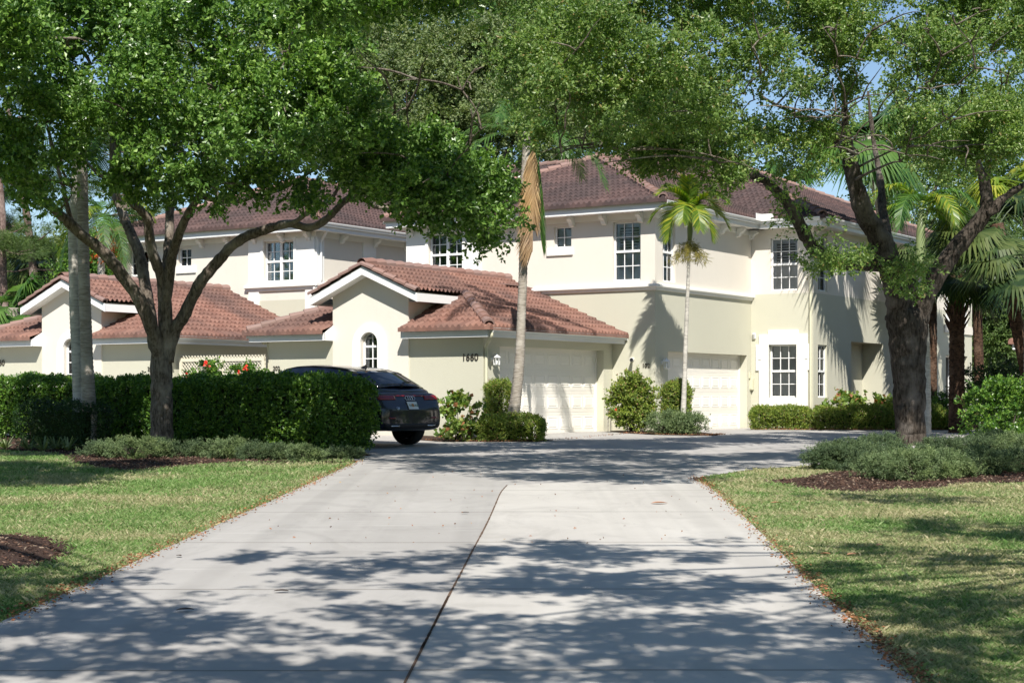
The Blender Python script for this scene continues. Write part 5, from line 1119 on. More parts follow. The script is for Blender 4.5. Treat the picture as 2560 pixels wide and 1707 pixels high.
blob_shrub('sea_grape_bush', 2125, 46.4, 1.5, .95, 'low sea grape clump behind the clipped hedge, before the porch', 'seagrape', 241, 260, 3, .15, .16, tw=.12, sub=.12, dep=.8)
blob_shrub('sea_grape_bush', 2200, 46.1, 1.1, .92, 'sea grape clump next to the oak trunk, right of the porch', 'seagrape', 242, 200, 3, .15, .16, tw=.12, sub=.12, dep=.8)
house_bed([(-2.1, 37.2), (-1.6, 36.45), (-.6, 36.25), (.45, 36.5), (.9, 36.9), (.55, 37.6), (.0, 38.4), tuple(hw(.45, -.06))[:2], tuple(hw(.0, .0))[:2], tuple(hw(0, 2.0))[:2]])
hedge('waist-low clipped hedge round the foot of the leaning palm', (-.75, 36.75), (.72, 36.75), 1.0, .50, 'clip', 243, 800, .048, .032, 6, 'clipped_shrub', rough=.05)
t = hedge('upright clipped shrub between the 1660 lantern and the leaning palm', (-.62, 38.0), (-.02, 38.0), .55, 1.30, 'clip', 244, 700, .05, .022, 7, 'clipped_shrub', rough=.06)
house_bed([tuple(hw(AM - .02, -.12))[:2], tuple(hw(AM - .4, -.15))[:2], (2.75, 41.15), (3.6, 40.15), (4.3, 39.6), (4.95, 39.75), (5.05, 40.3), (4.75, 41.6), tuple(hw(6.6, BM - .03))[:2], tuple(hw(AM, BM - .02))[:2]])
blob_shrub('bougainvillea_bush', 1577, 41.7, 1.05, 1.42, 'upright leafy green bush against the wall below the number 102', 'clip', 245, 2600, 8, .06, .045, dep=.8, lean=.02, sub=.08)
m = MB(); rs = np.random.RandomState(3); P = np.array([list(Vector((.12, 0, 1.3)))]).repeat(60, 0) + np.stack([np.linspace(0, .07, 60), np.zeros(60), np.linspace(0, .3, 60)], 1) + rs.normal(size=(60, 3)) * .035
V, Fc = sprigs(P, rs.normal(size=P.shape) + [0, 0, 1.], 5, .06, .05, .03, rs); bo = [o for o in bpy.data.objects if o.name.startswith('bougainvillea_bush')][0]; mesh_np('top_shoot', V, Fc, M['clip'], bo)
rs = np.random.RandomState(4); P = np.array([[-.40, -.35, .62]]).repeat(4, 0) + rs.normal(size=(4, 3)) * .015; V, Fc = leaves(P, rs.normal(size=P.shape), .06, .05, rs); mesh_np('flower', V, Fc, M['red'], bo)
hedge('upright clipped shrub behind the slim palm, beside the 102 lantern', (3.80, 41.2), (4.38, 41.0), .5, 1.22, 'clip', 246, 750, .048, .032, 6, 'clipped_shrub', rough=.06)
blob_shrub('juniper_shrub', 1668, 40.3, 1.05, .62, 'grey-green mound left of the foot of the slim palm', 'juniper', 247, 900, 9, .05, .02, dep=.8, sub=.08, group='junipers by the slim palm')
blob_shrub('juniper_shrub', 1728, 40.1, .95, .52, 'grey-green mound right of the foot of the slim palm', 'juniper', 248, 800, 9, .05, .02, dep=.8, sub=.08, group='junipers by the slim palm')
hb = [hw(12.3, BM + .9), hw(11.35, -3.5), hw(12.5, -4.35), hw(19, -4.9), hw(24, -5.0), hw(26, -4.6)]
house_bed([tuple(hw(11.95, BM - .1))[:2], tuple(hw(11.3, BM - .3))[:2], (8.0, 45.0), (9.3, 44.55), (11.0, 44.5), (12.6, 44.9), (13.4, 45.6), (15.5, 52), (17.5, 58), tuple(hw(AE, B3 - .05))[:2], tuple(hw(A2, B3))[:2]])
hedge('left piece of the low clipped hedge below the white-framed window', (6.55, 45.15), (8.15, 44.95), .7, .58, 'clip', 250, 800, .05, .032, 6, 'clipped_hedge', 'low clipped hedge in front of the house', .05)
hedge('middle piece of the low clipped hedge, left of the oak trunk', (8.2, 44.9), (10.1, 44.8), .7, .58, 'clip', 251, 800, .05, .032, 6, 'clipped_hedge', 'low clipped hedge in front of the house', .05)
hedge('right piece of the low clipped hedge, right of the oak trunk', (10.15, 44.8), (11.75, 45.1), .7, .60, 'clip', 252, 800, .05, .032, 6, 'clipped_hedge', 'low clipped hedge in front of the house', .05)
rosette(2403, 44.4, 'clump of arching yellow-green straps right of the low hedge', 130, .95, 'grassy', 253, .03, None)
rosette(2365, 45.6, 'dark green spiky yucca by the porch windows', 70, 1.15, 'palmdark', 254, .045, None)
rosette(2215, 46.4, 'dark spiky yucca beside the porch, left of the oak trunk', 60, 1.1, 'palmdark', 255, .045, None)
blob_shrub('shrub', 2345, 45.4, 1.5, .95, 'grey-green shrub behind the low hedge, below the porch windows', 'hedge', 256, 800, 7, .06, .035, dep=1)
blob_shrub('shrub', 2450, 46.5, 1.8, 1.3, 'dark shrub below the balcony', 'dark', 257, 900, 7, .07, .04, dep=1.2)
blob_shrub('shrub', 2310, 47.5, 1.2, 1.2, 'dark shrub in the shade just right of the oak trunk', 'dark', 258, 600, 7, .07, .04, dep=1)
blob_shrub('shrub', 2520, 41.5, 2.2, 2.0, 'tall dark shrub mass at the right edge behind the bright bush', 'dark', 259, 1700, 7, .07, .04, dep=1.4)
blob_shrub('shrub', 2520, 35.2, 1.75, 1.45, 'big sunlit shrub with loose green leaves at the right edge', 'hedge', 260, 1200, 7, .085, .05, dep=1.5, sub=.13)
blob_shrub('shrub', 2590, 37.0, 1.8, 1.5, 'shrub cut by the right edge, behind the big sunlit one', 'hedge', 261, 900, 7, .085, .05, dep=1.5, sub=.13)
for i, (px, Y, w, h, lab) in enumerate(((2065, 26.6, .75, .36, 'small juniper at the left tip of the right bed'), (2112, 28.2, .85, .46, 'upright dark juniper behind the left tip of the right bed'), (2158, 26.4, .95, .44, 'juniper second from the left in the front of the right bed'), (2205, 29.0, .8, .46, 'juniper just left of the foot of the massive oak'), (2222, 24.7, 1.0, .36, 'light juniper sprawling on the mulch nearest the drive'),
                                        (2290, 24.0, 1.15, .40, 'broad light juniper at the very front, below the massive oak trunk'), (2265, 27.0, .9, .36, 'juniper close before the massive oak trunk'), (2362, 24.7, 1.0, .38, 'juniper right of the broad light one at the front'), (2350, 28.4, .95, .46, 'juniper close right of the massive oak trunk'), (2432, 25.2, 1.05, .38, 'juniper at the front right of the bed'),
                                        (2422, 28.6, 1.1, .46, 'dark juniper in the shade at the right'), (2505, 26.0, 1.1, .44, 'juniper at the front near the right edge'), (2552, 28.6, 1.2, .56, 'light juniper cut by the right edge'), (2486, 30.6, 1.0, .48, 'juniper below the big sunlit shrub'))):
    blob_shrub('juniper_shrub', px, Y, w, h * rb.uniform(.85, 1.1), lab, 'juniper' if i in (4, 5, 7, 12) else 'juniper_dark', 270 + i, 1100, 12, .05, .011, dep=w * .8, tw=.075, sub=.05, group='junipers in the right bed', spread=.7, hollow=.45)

# ---------------------------------------------------------------- lawn and litter
def inside(P, poly):
    x, y = P[:, 0], P[:, 1]; r = np.zeros(len(P), bool); n = len(poly)
    for i in range(n):
        x0, y0 = poly[i]; x1, y1 = poly[(i + 1) % n]; c = ((y0 > y) != (y1 > y)) & (x < (x1 - x0) * (y - y0) / (y1 - y0 + 1e-12) + x0); r ^= c
    return r
def lawn(poly, holes, N, mat, seed, ymin=7.5, ymax=33):
    rs = np.random.RandomState(seed); u = rs.uniform(0, 1, N * 3); g = -.35; Y = (ymin ** g + u * (ymax ** g - ymin ** g)) ** (1 / g); X = rs.uniform(-.46, .46, N * 3) * Y
    P = np.stack([X, Y], 1); e = rs.normal(size=P.shape) * .035; bare = (np.sin(P[:, 0] * 1.7 + 2 * np.sin(P[:, 1] * .9)) * np.sin(P[:, 1] * 1.1 + 1.7 * np.sin(P[:, 0] * 1.3)) > .62) & (rs.uniform(0, 1, len(P)) < .55); ok = inside(P + e, poly) & ~bare
    for h in holes: ok &= ~inside(P + rs.normal(size=P.shape) * .08, h)
    P = P[ok][:N]; n = len(P); sc = (P[:, 1] / 10.0) ** .75
    pn = np.sin(P[:, 0] * 2.3 + 1.3 * np.sin(P[:, 1] * 1.7)) * np.sin(P[:, 1] * 1.9 + 1.1 * np.sin(P[:, 0] * 2.9)); hgt = rs.uniform(.016, .046, n) * (.8 + .2 * sc) * (1 + .35 * pn) * np.where(rs.uniform(0, 1, n) < .02, 1.7, 1); wd = rs.uniform(.0026, .0046, n) * sc; an = rs.uniform(0, 6.283, n); ln = rs.uniform(.05, .7, n); la = rs.uniform(0, 6.283, n)
    b = np.stack([P[:, 0], P[:, 1], gzn(P[:, 1])], 1); s = np.stack([np.cos(an), np.sin(an), 0 * an], 1) * wd[:, None]; d = np.stack([np.cos(la) * ln, np.sin(la) * ln, np.ones(n)], 1) * hgt[:, None]
    V = np.stack([b - s, b + s, b + d * .55 + s * .7 + [0, 0, .0], b + d + np.stack([np.cos(la), np.sin(la), -.5 + 0 * la], 1) * hgt[:, None] * .35], 1).reshape(-1, 3)
    return tag(mesh_np('grass', V, np.arange(4 * n).reshape(n, 4), mat), kind='stuff')
ext = lambda p, q, y: (p[0] + (q[0] - p[0]) / (q[1] - p[1]) * (y - p[1]), y)
lpoly = [(-9, 5), ext(LE[0], LE[2], 5)] + LE + [(-3.2, 30.0)] + [(-18, 36), (-18, 20)]
bedL_in = [(x, y) for x, y in bedL]
ring_in = spx([(-120, 1340), (60, 1338), (150, 1350), (197, 1372), (160, 1402), (90, 1424), (-120, 1440)])
lawn(lpoly, [bedL_in, ring_in], 380000, M['grass_l'], 1)
bedR_in = spx([(1905, 1204), (2000, 1195), (2100, 1178)]) + [(8.2, 28.9), (10.5, 31.2), (14, 32.9), (16, 32.8), (12, 25.2)] + spx([(2420, 1210), (2330, 1222), (2180, 1234), (2060, 1230), (1970, 1217)])
rpoly = [ext(RE[0], RE[2], 5)] + RE + rtop[:-1] + [(22, 34), (22, 5)]
lawn(rpoly, [bedR_in], 500000, M['grass_r'], 2, ymax=34)
def scatter(name, polyY, N, mat, seed, L, Wd, test, lift=.03, kind='stuff', flat=.25):
    rs = np.random.RandomState(seed); P = polyY(rs, N); P = P[test(P)]; n = len(P); C = np.concatenate([P, (gzn(P[:, 1]) + lift + rs.uniform(0, .012, n))[:, None]], 1)
    A = np.stack([rs.normal(size=n), rs.normal(size=n), rs.normal(size=n) * flat], 1); V, Fc = leaves(C, A, L, Wd, rs, .3); V[:, 2] = np.maximum(V[:, 2], gzn(V[:, 1]) + lift - .008)
    return tag(mesh_np(name, V, Fc, mat), kind=kind)
def wedge(y0, y1): return lambda rs, N: (lambda Y: np.stack([rs.uniform(-.36, .36, N) * Y, Y], 1))(rs.uniform(y0, y1, N))
def along(path, sd, y0=0):
    Pp = np.array(path)
    def f(rs, N):
        i = rs.randint(0, len(Pp) - 1, N); t = rs.uniform(0, 1, (N, 1)); return Pp[i] * (1 - t) + Pp[i + 1] * t + rs.normal(size=(N, 2)) * sd
    return f
yes = lambda P: np.ones(len(P), bool)
scatter('mulch_chips', wedge(26.5, 41), 60000, M['chips'], 5, .055, .02, lambda P: inside(P, bedL_in), .018)
scatter('mulch_chips', wedge(13, 17.5), 9000, M['chips'], 6, .05, .018, lambda P: inside(P, ring_in), .018)
scatter('mulch_chips', wedge(22, 34), 40000, M['chips'], 7, .055, .02, lambda P: inside(P, bedR_in), .018)
scatter('leaf_litter', along(LE, .07), 1500, M['litter'], 8, .035, .016, yes, .03)
scatter('leaf_litter', along(RE, .06), 1300, M['litter'], 9, .035, .016, yes, .034)
RN = [RE[0], RE[1], RE[2], RE[3]]
scatter('leaf_litter', along([(RE[0][0] + .02, RE[0][1] - 1)] + RN, .05), 700, M['litter'], 10, .03, .014, yes, .034)
drv = [L0] + LE + RE[::-1] + [R0]
scatter('leaf_litter', wedge(15, 26), 230, M['litter'], 11, .035, .018, lambda P: inside(P, drv), .032)
scatter('leaf_litter', along([(-1.9, 36.9), (-.6, 36.2), (.8, 36.6), (3.0, 40.9), (3.7, 40.0), (4.9, 39.6), (5.1, 40.2)], .10), 900, M['litter'], 12, .04, .02, yes, .045)
scatter('leaf_litter', along([(6.6, 44.7), (8, 44.45), (10, 44.3), (12, 44.6)], .08), 700, M['litter'], 13, .04, .02, yes, .045)
# a few big dry leaves lying about
def dry_leaf(px, y, L, label, mat, an, seed):
    X, Y = gpt(px, y); rs = np.random.RandomState(seed); m = MB(); n = 7; pts = []
    for i in range(n + 1):
        s = i / n; w_ = math.sin(math.pi * s) ** .8 * L * .26
        pts.append((s * L - L / 2, w_, .008 + .05 * L * math.sin(s * 3) + .12 * w_)); pts.append((s * L - L / 2, 0, .005 + .03 * L * math.sin(s * 3))); pts.append((s * L - L / 2, -w_, .008 + .05 * L * math.sin(s * 3) + .12 * w_))
    for i in range(n):
        for k in (0, 1): a = i * 3 + k; m.f.append((a, a + 1, a + 4, a + 3)); m.m.append(0)
    m.v = pts; o = m.build('fallen_leaf', mat, None, True, recalc=False); o.location = (X, Y, gz(Y) + .03); o.rotation_euler = (0, 0, an); tag(o, label, 'leaf', 'large dry fallen leaves')
M['dryleaf'] = plain('orange_brown_dry_leaf', (.48, .24, .14), .7, .2, var=.25, sc=30)
M['darkleaf'] = plain('dark_dry_leaf', (.08, .06, .05), .7, .2, var=.25, sc=30)
dry_leaf(1648, 1265, .20, 'orange dry leaf lying on the pale right lane', M['dryleaf'], .1, 1)
dry_leaf(2133, 1396, .14, 'curled orange leaf lying in the right lawn', M['dryleaf'], .5, 2)
dry_leaf(2063, 1394, .10, 'small tan leaf in the lawn left of the curled one', M['dryleaf'], -.4, 3)
dry_leaf(2200, 1372, .12, 'pale brown leaf in the lawn right of the curled one', M['dryleaf'], .9, 4)
dry_leaf(1940, 1264, .14, 'pinkish leaf near the tip of the right lawn', M['dryleaf'], .2, 5)
dry_leaf(703, 1489, .11, 'dark curled leaf on the grey left lane', M['darkleaf'], .0, 6)
dry_leaf(463, 1537, .12, 'dark leaf in the tree shade on the left lane', M['darkleaf'], .3, 7)
dry_leaf(1163, 1289, .09, 'small dark leaf beside the earth joint', M['darkleaf'], .3, 8)
dry_leaf(447, 1399, .08, 'small dark leaf near the left edge of the drive', M['darkleaf'], 2.3, 9)
dry_leaf(1921, 1370, .08, 'dark leaf at the right edge of the drive', M['darkleaf'], 2.3, 10)

# ---------------------------------------------------------------- parked car
def car_paint():
    m = NT('dark_navy_car_paint'); m.base((0.003, 0.005, 0.014), 0.35, 0.25); m.p.inputs['Coat Weight'].default_value = 1.0; m.p.inputs['Coat Roughness'].default_value = 0.03; return m.m
M['paint'] = car_paint()
M['tint'] = plain('dark_tinted_car_glass', (0.010, 0.012, 0.016), 0.05, 0.8, var=0)
M['blackpl'] = plain('black_car_plastic', (0.014, 0.014, 0.015), 0.5, 0.4, var=0.1)
M['redlens'] = plain('dark_red_lamp_lens', (0.20, 0.008, 0.010), 0.12, 0.7, var=0.1)
M['chrome'] = plain('satin_chrome', (0.62, 0.62, 0.64), 0.25, 0.5, 1.0, var=0)
M['alloy'] = plain('grey_alloy_wheel', (0.28, 0.28, 0.29), 0.35, 0.5, 1.0, var=0)
M['platew'] = plain('white_number_plate', (0.72, 0.74, 0.72), 0.5, 0.4, var=0.05, sc=20)
M['plateink'] = plain('green_plate_lettering', (0.05, 0.14, 0.09), 0.5, 0.3)
M['orangeink'] = plain('orange_plate_print', (0.6, 0.22, 0.05), 0.5, 0.3)
hd_ = Vector((-.80, .60, 0)); cpos = Vector((-2.80, 34.45, gz(34.45) + .03))
car = empty('parked_car', cpos, math.atan2(hd_.y, hd_.x), 'dark navy coupe-roofed car parked behind the end of the long hedge, rear toward us', 'car')
def loft(name, secs, mat, closed_ends=True, sub=2, mir=True):
    """secs: list of (x, [(y,z)...]) from bottom centre up the side to the top centre; mirrored"""
    n = len(secs[0][1]); V = []; Fc = []
    ring = []
    for x, pr in secs:
        pts = [(x if len(p) < 3 else x + p[2], p[0], p[1]) for p in pr] + [(x if len(p) < 3 else x + p[2], -p[0], p[1]) for p in pr[-2:0:-1]]; V += pts
    k = 2 * n - 2
    for i in range(len(secs) - 1):
        for j in range(k): Fc.append((i * k + j, i * k + (j + 1) % k, (i + 1) * k + (j + 1) % k, (i + 1) * k + j))
    for i0 in (0, (len(secs) - 1) * k):
        for j in range(n - 1):
            a, b = i0 + j, i0 + j + 1; c, d = i0 + (k - j - 1) % k, i0 + (k - j) % k
            if j == 0: Fc.append((a, b, c) if True else ())
            elif j == n - 2: Fc.append((a, b, d))
            else: Fc.append((a, b, c, d))
    me = bpy.data.meshes.new(name); me.from_pydata(V, [], Fc); b = bmesh.new(); b.from_mesh(me); bmesh.ops.recalc_face_normals(b, faces=b.faces[:]); b.to_mesh(me); b.free()
    for p in me.polygons: p.use_smooth = True
    o = link(name, me, M[mat], car); md = o.modifiers.new('s', 'SUBSURF'); md.levels = sub; md.render_levels = sub; return o
XR = -0.97   # rear bumper
def sec(x, w_, zb, zt, crown_=0.0, tuck=.0):
    return (XR + x, [(0, zb), (w_ * .55, zb), (w_ * .90, zb + .01), (w_ * .985, zb + .10), (w_, zb + (zt - zb) * .45), (w_ * .995, zb + (zt - zb) * .70), (w_ * .965, zt - .05), (w_ * .90, zt), (w_ * .5, zt + crown_ * .8), (0, zt + crown_)])
body = [sec(.00, .80, .40, .74), sec(.02, .90, .36, .82), sec(.07, .945, .33, .88), sec(.12, .96, .31, 1.02), sec(.17, .965, .33, 1.08, .015), sec(.22, .97, .32, 1.105, .02), sec(.45, .985, .31, 1.12, .02), sec(.97, .998, .31, 1.12, .02), sec(1.6, .99, .27, 1.10, .02), sec(2.6, .975, .26, 1.06, .02),
        sec(3.4, .985, .28, 1.03, .03), sec(3.95, .995, .30, 1.00, .05), sec(4.45, .96, .30, .90, .06), sec(4.8, .90, .32, .80, .04), sec(4.93, .80, .36, .68, .02), sec(4.97, .70, .40, .60)]
loft('body', body, 'paint')
def gh(x, wb, zb, wt, zt): return (XR + x, [(0, zb - .06), (wb * .6, zb - .06), (wb, zb - .04), (wb * .985, zb + (zt - zb) * .35), (wt + (wb - wt) * .33, zb + (zt - zb) * .72), (wt, zt - .03), (wt * .86, zt + .005), (wt * .45, zt + .018), (0, zt + .022)])
roof_secs = [gh(.21, .84, 1.10, .80, 1.12), gh(.34, .87, 1.11, .76, 1.19), gh(.60, .90, 1.12, .73, 1.335), gh(.86, .915, 1.12, .705, 1.475), gh(1.0, .92, 1.12, .69, 1.535), gh(1.3, .92, 1.11, .675, 1.60), gh(1.8, .92, 1.10, .665, 1.655), gh(2.35, .92, 1.09, .66, 1.68), gh(2.85, .915, 1.08, .655, 1.665), gh(3.2, .905, 1.06, .66, 1.60), gh(3.6, .90, 1.05, .70, 1.36), gh(3.95, .88, 1.04, .78, 1.10)]
loft('roof', roof_secs, 'paint')
CT = lambda x, y, z: (XR + x, y, z)
def patch(name, quads, mat, thick=.012, sm=True):
    """curved panel: rows of points; thickened inward"""
    m = MB(); r, c = len(quads), len(quads[0]); m.v = [tuple(p) for row in quads for p in row]
    for i in range(r - 1):
        for j in range(c - 1): a = i * c + j; m.f.append((a, a + 1, a + c + 1, a + c)); m.m.append(0)
    o = m.build(name, M[mat], car, smooth=sm, recalc=True); md = o.modifiers.new('t', 'SOLIDIFY'); md.thickness = thick; md.offset = 0; return o
# rear window lying on the sloping tail
rowsw = []
for s in np.linspace(0, 1, 7):
    x = .33 + s * .60; zc = 1.215 + s * .325; w_ = .735 - s * .10
    rowsw.append([CT(x - .030 + .055 * (t * t), t * w_, zc - .045 * t * t + .028) for t in np.linspace(-1, 1, 9)])
patch('rear_window', rowsw, 'tint')
for sg in (1, -1):
    g = []
    for s in np.linspace(0, 1, 13):
        x = .78 + s * 2.55; zb = 1.145 - s * .03; zt = [1.30, 1.40, 1.47, 1.515, 1.55, 1.575, 1.59, 1.60, 1.60, 1.59, 1.56, 1.50, 1.38][int(round(s * 12))]
        g.append([CT(x, sg * (.925 - (zb + (zt - zb) * t - 1.12) * .44), zb + (zt - zb) * t) for t in (0, .33, .66, 1)])
    patch('side_window', g, 'tint')
    m = MB()
    m.tube([CT(1.05, sg * .655, 1.52), CT(1.25, sg * .65, 1.575), CT(1.6, sg * .64, 1.62), CT(2.2, sg * .635, 1.655), CT(2.7, sg * .63, 1.645), CT(3.0, sg * .64, 1.60), CT(3.1, sg * .645, 1.55)], .017, 8); m.build('roof_rail', M['blackpl'], car, smooth=True)
    # mirror
    m = MB(); m.box(CT, 3.12, 3.26, sg * .93, sg * 1.10, 1.10, 1.24); m.build('wing_mirror', M['paint'], car, bevel=.02)
# spoiler
m = MB(); vs = []
for x, z, hh in ((.80, 1.525, .018), (.90, 1.565, .04), (1.10, 1.60, .05)):
    for y in (-.68, -.35, 0, .35, .68): vs.append(CT(x + .10 * (abs(y) / .68) ** 3, y, z - .03 * (y / .68) ** 2)); vs.append(CT(x + .02 + .10 * (abs(y) / .68) ** 3, y, z - hh - .03 * (y / .68) ** 2))
m.v = vs
for i in range(2):
    for j in range(4):
        a = i * 10 + j * 2; m.f += [(a, a + 2, a + 12, a + 10), (a + 1, a + 11, a + 13, a + 3)]; m.m += [0, 0]
for j in range(4): m.f += [(j * 2, j * 2 + 1, j * 2 + 3, j * 2 + 2), (20 + j * 2, 22 + j * 2, 23 + j * 2, 21 + j * 2)]; m.m += [0, 0]
m.f += [(0, 10, 11, 1), (10, 20, 21, 11), (8, 9, 19, 18), (18, 19, 29, 28)]; m.m += [0] * 4
m.build('spoiler', M['paint'], car)
# details laid on the real rear surface
from mathutils.bvhtree import BVHTree
bpy.context.view_layer.update(); _dg = bpy.context.evaluated_depsgraph_get(); _bo = [o for o in car.children if o.name.startswith('body')][0]; _em = _bo.evaluated_get(_dg).to_mesh()
_bv = BVHTree.FromPolygons([v.co.copy() for v in _em.vertices], [tuple(p.vertices) for p in _em.polygons])
def rear(y, z, out=.006):
    h = _bv.ray_cast(Vector((-3, y, z)), Vector((1, 0, 0))); return Vector((h[0].x - out if h[0] else XR + .3, y, z))
def skin(name, ys, zs, mat, out=.010, sg=1):
    m = MB(); c = len(ys)
    for z in zs(0) if callable(zs) else zs:
        m.v += [tuple(rear(sg * y, z, out)) for y in ys]
    r = len(m.v) // c
    for a_ in range(r - 1):
        for b_ in range(c - 1): a = a_ * c + b_; m.f.append((a, a + 1, a + c + 1, a + c)); m.m.append(0)
    o = m.build(name, M[mat], car, smooth=True); md = o.modifiers.new('t', 'SOLIDIFY'); md.thickness = .012; md.offset = 0; return o
for sg in (1, -1):
    skin('tail_lamp', np.linspace(.46, .935, 14), np.linspace(.955, 1.05, 5), 'redlens', .008, sg)
    skin('reflector', np.linspace(.56, .76, 5), (.57, .60), 'redlens', .006, sg)
    skin('exhaust_trim', np.linspace(.44, .70, 5), (.41, .435), 'chrome', .01, sg)
skin('light_bar', np.linspace(-.46, .46, 13), (1.025, 1.035, 1.05), 'redlens', .007)
skin('tailgate_recess', np.linspace(-.50, .50, 13), np.linspace(.70, .90, 4), 'tailpaint', .001) if 'tailpaint' in M else None
skin('rear_diffuser', np.linspace(-.86, .86, 21), np.linspace(.37, .47, 4), 'blackpl', .008)
# side skirts and wheel arches, wheels
def wheel(x, sg):
    w_ = empty('wheel', (0, 0, 0), parent=car); w_.location = (XR + x - (.10 if x < 2 else 0), sg * .845, .385)
    T_ = lambda r, th, y: (r * math.cos(th), y * sg, r * math.sin(th))
    m = MB(); prof = [(.255, -.11), (.30, -.13), (.355, -.135), (.380, -.115), (.387, -.05), (.387, .05), (.380, .115), (.355, .135), (.30, .13), (.255, .11)]; N = 40; n = len(prof)
    for i in range(N): m.v += [T_(r, 2 * math.pi * i / N, y) for r, y in prof]
    for i in range(N):
        for j in range(n): a = i * n + j; b = i * n + (j + 1) % n; c = ((i + 1) % N) * n + (j + 1) % n; d = ((i + 1) % N) * n + j; m.f.append((a, b, c, d)); m.m.append(0)
    m.build('tyre', M['rubber'], w_, smooth=True)
    m = MB()
    for k in range(10):
        th = 2 * math.pi * k / 10; t2 = .10
        vs = [T_(.05, th - .5, .07), T_(.05, th + .5, .07), T_(.255, th + t2, .095), T_(.255, th - t2, .095), T_(.05, th - .5, .04), T_(.05, th + .5, .04), T_(.255, th + t2, .06), T_(.255, th - t2, .06)]; m.add(vs, [(0, 1, 2, 3), (7, 6, 5, 4), (0, 3, 7, 4), (1, 5, 6, 2), (3, 2, 6, 7)])
    rr2 = [(.262, .11), (.245, .10), (.240, .05), (.262, .0)]
    base_ = len(m.v); N = 32
    for i in range(N): m.v += [T_(r, 2 * math.pi * i / N, y) for r, y in rr2]
    for i in range(N):
        for j in range(3): a = base_ + i * 4 + j; d = base_ + ((i + 1) % N) * 4 + j; m.f.append((a, a + 1, d + 1, d)); m.m.append(0)
    m.build('rim', M['alloy'], w_)
    m = MB(); m.tube([(0, -.12 * sg, 0), (0, .03 * sg, 0)], .235, 20); m.build('brake_disc', M['blackpl'], w_)
    a = MB(); N = 18
    for i in range(N):
        t0, t1 = math.pi * (-.03 + 1.06 * i / N), math.pi * (-.03 + 1.06 * (i + 1) / N)
        for (ra, rb_, y0, y1) in ((.405, .45, .12, .165),):
            vs = [(r * math.cos(t) * 1.0, y * sg, r * math.sin(t)) for y in (y0 - .25, y1) for (r, t) in ((ra, t0), (rb_, t0), (rb_, t1), (ra, t1))]; a.add(vs, [(0, 1, 2, 3), (7, 6, 5, 4), (0, 4, 5, 1), (1, 5, 6, 2), (2, 6, 7, 3), (3, 7, 4, 0)])
    o = a.build('wheel_arch', M['blackpl'], w_)
for x in (.97, 3.96):
    for sg in (1, -1): wheel(x, sg)
# antenna, wiper, emblem, plate, badge
m = MB(); m.add([CT(1.30, -.02, 1.615), CT(1.30, .02, 1.615), CT(1.46, .025, 1.63), CT(1.46, -.025, 1.63), CT(1.30, 0, 1.70)], [(0, 1, 4), (1, 2, 4), (2, 3, 4), (3, 0, 4)]); m.build('antenna', M['blackpl'], car)
m = MB(); m.tube([CT(.33, 0, 1.26), CT(.40, -.12, 1.315), CT(.44, -.42, 1.335)], .011, 6); m.tube([CT(.30, .04, 1.24), CT(.34, -.03, 1.27)], .03, 8); m.build('rear_wiper', M['blackpl'], car)
m = MB()
for k in range(4):
    yc = (k - 1.5) * .068; P = [rear(yc + .045 * math.cos(t), .99 + .045 * math.sin(t), .014) for t in [2 * math.pi * i / 20 for i in range(21)]]; m.tube(P, .0075, 6, cap=False)
m.build('ring_emblem', M['chrome'], car, smooth=True)
pb = rear(0, .77, .014); pt = rear(0, .91, .014)
def PT(u, d, z): q = (z - .77) / .14; return (pb.x + (pt.x - pb.x) * q + d, -u, z)
m = MB(); m.box(PT, -.152, .152, -.012, .0, .765, .917); pl = m.build('number_plate', M['platew'], car, bevel=.003)
numerals('Y47 HKB', lambda u, d, z: PT(u, -.012 + d * .25, z), -.122, .815, .052, 1, .006, 'plate_lettering', 'plateink', pl, .004)
m = MB(); m.box(PT, -.03, .03, -.016, -.0125, .815, .875); m.build('plate_print', M['orangeink'], pl)
numerals('Q8', lambda u, d, z: tuple(rear(-u, z, .006 - d * .3)), -.53, .76, .05, 1, .012, 'badge_lettering', 'chrome', car, .006)

